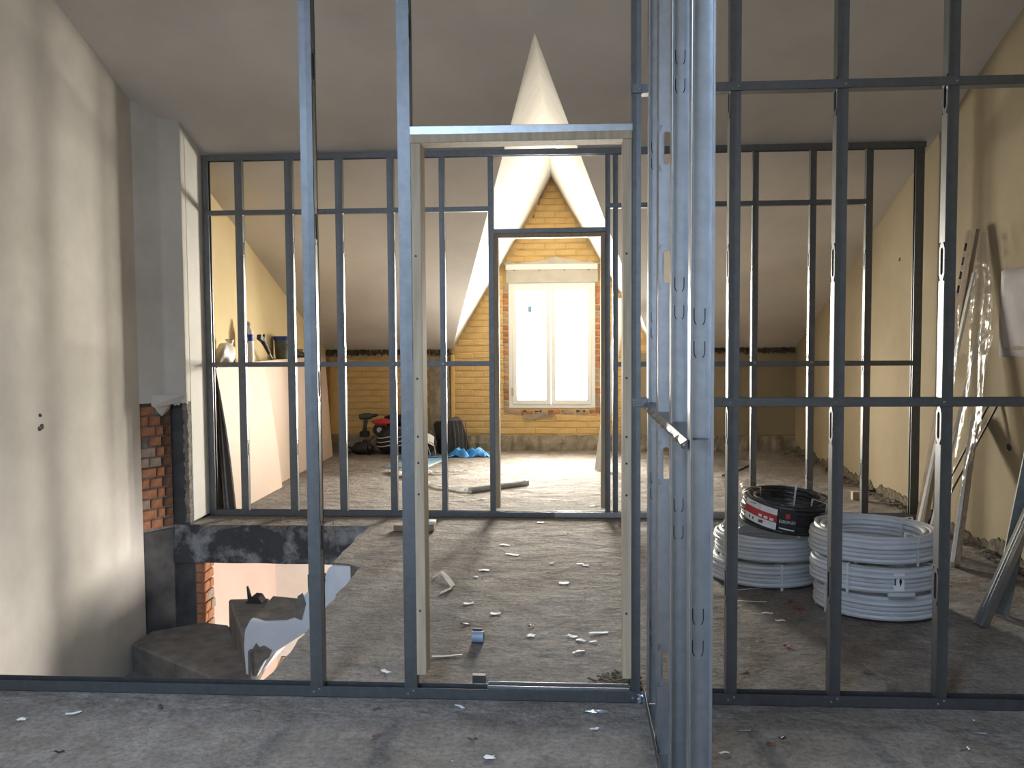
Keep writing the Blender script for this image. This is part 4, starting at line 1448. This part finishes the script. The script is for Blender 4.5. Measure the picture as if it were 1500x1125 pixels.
# three galvanised lengths at the right edge
for k, (f0, t0, lab) in enumerate((((1.935, 4.31), (2.63, 4.40, 1.62), 'shiny bluish galvanised profile leaning at the right edge, nearest of three'),
                                   ((1.955, 4.335), (2.645, 4.425, 1.66), 'galvanised profile nested behind the shiny nearest one'),
                                   ((2.11, 4.46), (2.62, 4.81, 1.95), 'dull green grey profile standing steeper behind the leaning pair'))):
    t = thing('metal_profile', (*f0, 0), lab, 'profile', 'galvanised profiles leaning at right')
    a = Vector((0, 0, .012))
    e = Vector((t0[0] - f0[0], t0[1] - f0[1], t0[2]))
    d = (e - a).normalized()
    b = MB()
    s = Vector((.35, -1, 0)).normalized() if k < 2 else Vector((1, -.35, 0)).normalized()
    s = (s - d * s.dot(d)).normalized()
    nrm = d.cross(s).normalized()
    w_, dp = (.058, .028) if k < 2 else (.072, .045)
    for e0, e1 in ((-1, -1), (1, 1)):
        p0_ = s * (e0 * w_ / 2)
        b.add([a + p0_, e + p0_, e + p0_ + nrm * dp, a + p0_ + nrm * dp], [(0, 1, 2, 3)])
        b.add([a + p0_ + nrm * dp, e + p0_ + nrm * dp, e + p0_ * .75 + nrm * dp, a + p0_ * .75 + nrm * dp], [(0, 1, 2, 3)])
    b.add([a - s * w_ / 2, e - s * w_ / 2, e + s * w_ / 2, a + s * w_ / 2], [(0, 1, 2, 3)])
    b.build('channel', M['steel_bright'] if k < 2 else M['steel_dull'], t, solid=.0015)
    if k == 0:
        for s0 in (-.008, .008):
            MB().bar(a + s * s0 - nrm * .002, e + s * s0 - nrm * .002, .004, .003).build('web_groove', M['steel'], t)

t = thing('wall_patch', (XR - .004, 5.35, 1.51), 'pale grey patch on the right wall beside the film', 'sheet')  # thin mesh for the pale area on the wall
b = MB().grid(lambda a, c: (-.004 - .006 * math.sin(3 * a + 2 * c) ** 2, .37 - .80 * a + .01 * math.sin(5 * c), -.265 + .53 * c + .008 * math.sin(6 * a)), 14, 8)
b.build('sheet', M['patch'], t, solid=.0012, smooth=True)
b = MB().grid(lambda a, c: (-.0125, .30 - .34 * a, -.218 + .025 * c * math.sin(PI * a)), 8, 2)
b.build('smudge', M['band'], t, solid=.0006)

# ------------------------------------------------------------------ bits in the stairwell
t = thing('hand_tool', (-2.31, 6.30, -0.54), 'small black tool with an upright handle at the back of the concrete steps', 'tool')
MB().prism_xz([(-.06, 0), (.075, 0), (.045, .05), (.0, .055), (-.035, .02)], -.05, .05).build('body', M['black'], t, bevel=.004)
MB().tube([(-.035, 0, .02), (-.045, 0, .085), (-.052, 0, .115)], [.018, .012, .007], 8).build('handle', M['black'], t, smooth='auto')
t = thing('dust_sheet', (-2.42, 7.25, -2.9), 'beige dust sheet tented over something in the room below', 'sheet')
b = MB()


def tent(a, c):
    th = a * 2 * PI
    rr = .02 + .50 * c ** .8 * (1 + .14 * math.sin(7 * th) * c + .08 * math.sin(11 * th + 2))
    return (rr * math.cos(th), rr * math.sin(th) * .8, 1.60 * (1 - c) ** 1.1)


b.grid(tent, 56, 10).build('sheet', M['cloth'], t, smooth=True)

# ------------------------------------------------------------------ litter on the floor
q = random.Random(90)


def flat_scrap(name, u, v, lx, ly, ang, m, label, cat='scrap', group=None, curl=.003, part='piece'):
    p = on_floor(u, v)
    t = thing(name, tuple(p), label, cat, group, ang)
    sd = q.uniform(0, 6)
    b = MB().grid(lambda a, c: ((a - .5) * lx + .004 * math.sin(7 * c + sd), (c - .5) * ly * (1 + .15 * math.sin(5 * a + sd)), .004 + curl * (math.sin(3 * a + sd) ** 2)), 6, 2)
    b.build(part, m, t, solid=.0016)
    return t


W_ = M['white']
scr = [
    (792, 766, .05, .03, .3, 'white paper scrap touching the far doorway track'),
    (740, 799, .07, .025, -.3, 'white strip scrap, upper of two close together in the far doorway approach'),
    (750, 813, .09, .028, -.35, 'white split strip just below the upper pair scrap'),
    (709, 836, .06, .03, .15, 'white oblong scrap right of the grey strap'),
    (697, 846, .03, .02, 0, 'tiny white crumb right of the grey strap'),
    (808, 826, .026, .022, .5, 'small round white crumb in the middle of the doorway floor'),
    (850, 827, .045, .02, -.2, 'left of two white slivers near the right jamb'),
    (858, 829, .04, .02, -.3, 'right of two white slivers near the right jamb'),
    (826, 855, .055, .04, .1, 'square white paper piece alone in the right half of the doorway floor'),
    (687, 885, .055, .03, .35, 'white scrap with a dark spot above the grey blue tube'),
    (726, 900, .05, .032, .1, 'white corner scrap right above the grey blue tube'),
    (778, 932, .034, .034, 0, 'small square white chip right of the grey blue tube'),
    (838, 933, .05, .025, -.5, 'left half of a broken white strip near the right jamb foot'),
    (851, 939, .045, .022, -.4, 'right half of a broken white strip near the right jamb foot'),
    (877, 928, .09, .02, .25, 'long white strip slanting up beside the right jamb foot'),
    (869, 941, .035, .014, 0, 'thin white sliver below the slanting strip'),
    (655, 962, .13, .014, .2, 'long curved white sliver beside the left door jamb'),
    (565, 985, .05, .02, -.8, 'folded white strip left of the left door jamb'),
    (810, 733, .05, .03, .2, 'white scrap on the floor beyond the far doorway'),
    (32, 1055, .028, .022, .3, 'white chip at the far left of the near floor'),
    (108, 1046, .05, .014, .5, 'grey sliver near the left end of the near track'),
    (717, 1111, .032, .024, .2, 'white torn scrap nearest to the viewer'),
    (871, 1069, .03, .012, .5, 'small white bone shaped bit below the near doorway'),
    (673, 1036, .045, .010, -.7, 'curled white shaving under the near doorway track'),
    (1061, 1104, .03, .010, .2, 'pale sliver right of the near studs'),
    (1096, 864, .16, .007, .25, 'thin white tie strip on the floor under the left coils, upper one'),
    (1100, 882, .15, .007, -.1, 'thin white tie strip on the floor under the left coils, lower one'),
    (1124, 899, .05, .016, 0, 'grey paper sliver left of the three coil stack'),
    (1143, 910, .045, .02, 0, 'grey chip just below the grey sliver by the three coil stack'),
]
for (u, v, lx, ly, an, lab) in scr:
    flat_scrap('paper_scrap', u, v, lx, ly, an, W_, lab, group='white scraps on the concrete floor')
for (u, v, lx, ly, an, mm, lab) in (
        (848, 956, .06, .018, .6, 'black', 'dark screw like bit near the right jamb foot'),
        (778, 918, .03, .014, .5, 'black', 'black chip above the small square white chip'),
        (682, 915, .045, .02, .5, 'dark_grey', 'dark curled chip above the grey blue tube'),
        (705, 732, .06, .04, .4, 'dark_grey', 'dark crumpled bit beyond the far track'),
        (869, 742, .05, .025, 0, 'black', 'black chip inside the far doorway by its right jamb'),
        (551, 1080, .022, .018, .2, 'brown', 'brown chip on the near floor left of centre'),
        (552, 1040, .03, .012, .1, 'brown', 'brown sliver under the near track'),
        (692, 1084, .03, .012, -.1, 'dark_grey', 'dark sliver on the near floor below the doorway'),
        (235, 1037, .035, .014, -.9, 'dark_grey', 'dark bolt like bit below the left end of the track'),
        (87, 1103, .03, .010, .1, 'black', 'black sliver at the bottom left of the near floor'),
        (1158, 882, .06, .03, 1.2, 'brown', 'reddish brown chip left of the three coil stack, upper one'),
        (1171, 893, .05, .03, -.2, 'rust', 'red chip left of the three coil stack, lower one'),
        (1154, 948, .035, .025, -.3, 'rust', 'red chip alone between the right hand studs'),
        (1271, 987, .03, .022, .3, 'brown', 'brown chip below the three coil stack'),
        (1129, 1092, .03, .022, .1, 'brown', 'dull brown chip on the near floor right of the nested studs'),
        (1146, 1083, .025, .012, .1, 'black', 'black curl on the near floor right of the brown chip')):
    flat_scrap('debris_chip', u, v, lx, ly, an, M[mm], lab, 'debris', 'dark chips on the concrete floor', curl=.005)
for (u, v, lab) in ((1088, 983, 'brass screw on the floor behind the right hand track'), (1436, 1076, 'shiny screw on the near floor at right'), (1412, 1100, 'shiny screw closest to the bottom right corner'), (1092, 1072, 'shiny screw beside the nested studs on the near floor')):
    t = thing('loose_screw', tuple(on_floor(u, v)), lab, 'screw', 'loose screws on the floor', q.uniform(-.5, .5))
    MB().tube([(-.02, 0, .005), (.014, 0, .005)], [.0015, .0035], 8).build('shank', M['steel_bright'], t)
    MB().tube([(.014, 0, .005), (.018, 0, .005)], [.0035, .0075], 8).build('head', M['steel_bright'], t)

# strap, tube, foil, cup, block
P = [on_floor(*p) for p in ((634, 848), (647, 845), (655, 852), (664, 862), (662, 866), (645, 870))]
c0 = P[2]
t = thing('packing_strap', tuple(c0), 'grey bent packing strap on the floor inside the near doorway', 'strap')
b = MB()
vs, fs = [], []
for i, p in enumerate(P):
    wv = Vector((.010, .022, 0)) if i in (2, 3) else Vector((0.0, .028, 0))
    hz = (.006, .03, .02, .012, .02, .006)[i]
    vs += [(p - c0 - wv) + Vector((0, 0, hz)), (p - c0 + wv) + Vector((0, 0, hz))]
fs = [(2 * i, 2 * i + 1, 2 * i + 3, 2 * i + 2) for i in range(len(P) - 1)]
b.add(vs, fs).build('band', M['lintel'], t, solid=.0015)
p = on_floor(700, 941)
t = thing('plastic_tube', tuple(p), 'short grey blue plastic tube piece lying on the doorway floor', 'tube')
b = MB()
n = 20
vs, fs = [], []
for xx in (-.027, .027):
    for rr in (.026, .0235):
        for k in range(n):
            a_ = 2 * PI * k / n
            vs.append((xx, rr * math.cos(a_), .026 + rr * math.sin(a_)))
for k in range(n):
    k2 = (k + 1) % n
    fs += [(k, k2, 2 * n + k2, 2 * n + k), (n + k2, n + k, 3 * n + k, 3 * n + k2), (k2, k, n + k, n + k2), (2 * n + k, 2 * n + k2, 3 * n + k2, 3 * n + k)]
b.add(vs, fs).build('tube_wall', M['tube_blue'], t, smooth='auto')
MB().box((-.026, .02, .03), (.02, .032, .056)).build('dark_collar', M['dark_grey'], t, bevel=.003)
for (u, v, lab) in ((938, 1029, 'crumpled bright foil where the near tracks meet'), (874, 1044, 'bluish crumpled foil strip below the near doorway')):
    t = thing('foil_scrap', tuple(on_floor(u, v)), lab, 'foil')
    s_ = (.018, .016, .022) if u > 900 else (.035, .008, .006)
    b = MB()
    blob(b, (0, 0, s_[2] * .8), *s_, u, .3, 12, 8)
    b.build('foil', M['foil'], t)
t = thing('ribbed_plug', tuple(on_floor(702, 1004)), 'dark ribbed plastic plug resting behind the doorway track', 'cap')
b = MB().box((-.026, -.012, 0), (.026, .012, .045))
for k in range(6):
    b.box((-.024 + k * .009, -.015, .004), (-.020 + k * .009, .015, .042))
b.build('ribbed_body', M['dark_grey'], t)
p = on_floor(1306, 1012)
t = thing('clear_cup', tuple(p), 'clear dusty plastic cup bottom lying between the right hand studs', 'cup')
MB().lathe([(.018, 0), (.024, .05), (.025, .055), (.022, .05), (.016, .004)], n=18).build('cup_wall', M['film'], t, smooth='auto')
# tangle of dark debris at the right jamb foot
b = MB()
for k in range(46):
    u, v = q.gauss(905, 13), q.gauss(997, 4)
    p = on_floor(u, min(v, 1004))
    a_ = q.uniform(0, PI)
    l_ = q.uniform(.02, .06)
    b.bar(p + Vector((-math.cos(a_) * l_, -math.sin(a_) * l_, q.uniform(.003, .01))), p + Vector((math.cos(a_) * l_, math.sin(a_) * l_, q.uniform(.004, .016))), .008, .006)
o = b.build('swept_debris', M['wool'])
o['kind'] = 'stuff'
tag(o, 'dark tangle of swept debris at the right door jamb foot', 'debris')
# rubble along the right wall and crumbs on the floor


def lumps(n, gen, m, name, label, seed):
    qq = random.Random(seed)
    b = MB()
    for _ in range(n):
        x, y, s = gen(qq)
        vs = [(x + s * qq.uniform(.6, 1) * dx, y + s * qq.uniform(.6, 1) * dy, max(0.0005, s * (.55 + .5 * qq.uniform(.5, 1) * dz))) for dx, dy, dz in ((1, 0, 0), (-1, 0, 0), (0, 1, 0), (0, -1, 0), (0, 0, 1), (0, 0, -1.1))]
        b.add(vs, [(0, 2, 4), (2, 1, 4), (1, 3, 4), (3, 0, 4), (2, 0, 5), (1, 2, 5), (3, 1, 5), (0, 3, 5)])
    o = b.build(name, m)
    o['kind'] = 'stuff'
    return tag(o, label, 'rubble')


lumps(420, lambda z: (XR - abs(z.gauss(0, .07)) - .02, z.uniform(4.2, 10.6), abs(z.gauss(.014, .014)) + .004), M['rubble'], 'plaster_rubble', 'broken plaster rubble strewn along the foot of the right wall', 1)
lumps(90, lambda z: (z.uniform(-2.6, -1.5), 6.45 + abs(z.gauss(0, .1)), z.uniform(.003, .012)), M['rubble'], 'ledge_rubble', 'grit and small rubble on the ledge before the far partition', 2)


def clear_spot(x, y):
    if x < -1.2 and 3.3 < y < 6.5:
        return False
    if abs(y - 3.37) < .06 or abs(y - 6.79) < .06 or (.22 < x < .40 and y < 3.5):
        return False
    return all((x - a) ** 2 + (y - b_) ** 2 > .36 ** 2 for a, b_ in ((1.553, 4.617), (1.125, 5.185)))


qq = random.Random(3)
b = MB()
for k in range(930):
    while True:
        x, y, sz = qq.uniform(-2.9, 2.15), qq.uniform(1.9, 9.8), abs(qq.gauss(.0025, .0022)) + .001
        if clear_spot(x, y):
            break
    vs = [(x + sz * qq.uniform(.6, 1) * dx, y + sz * qq.uniform(.6, 1) * dy, max(0.0005, sz * (.55 + .5 * qq.uniform(.5, 1) * dz))) for dx, dy, dz in ((1, 0, 0), (-1, 0, 0), (0, 1, 0), (0, -1, 0), (0, 0, 1), (0, 0, -1.1))]
    b.add(vs, [(0, 2, 4), (2, 1, 4), (1, 3, 4), (3, 0, 4), (2, 0, 5), (1, 2, 5), (3, 1, 5), (0, 3, 5)], 1 if k > 800 else 0)
o = b.build('floor_grit', [M['rubble'], M['white']])
o['kind'] = 'stuff'
tag(o, 'fine dark grit and pale plaster crumbs scattered over the concrete floor', 'grit')
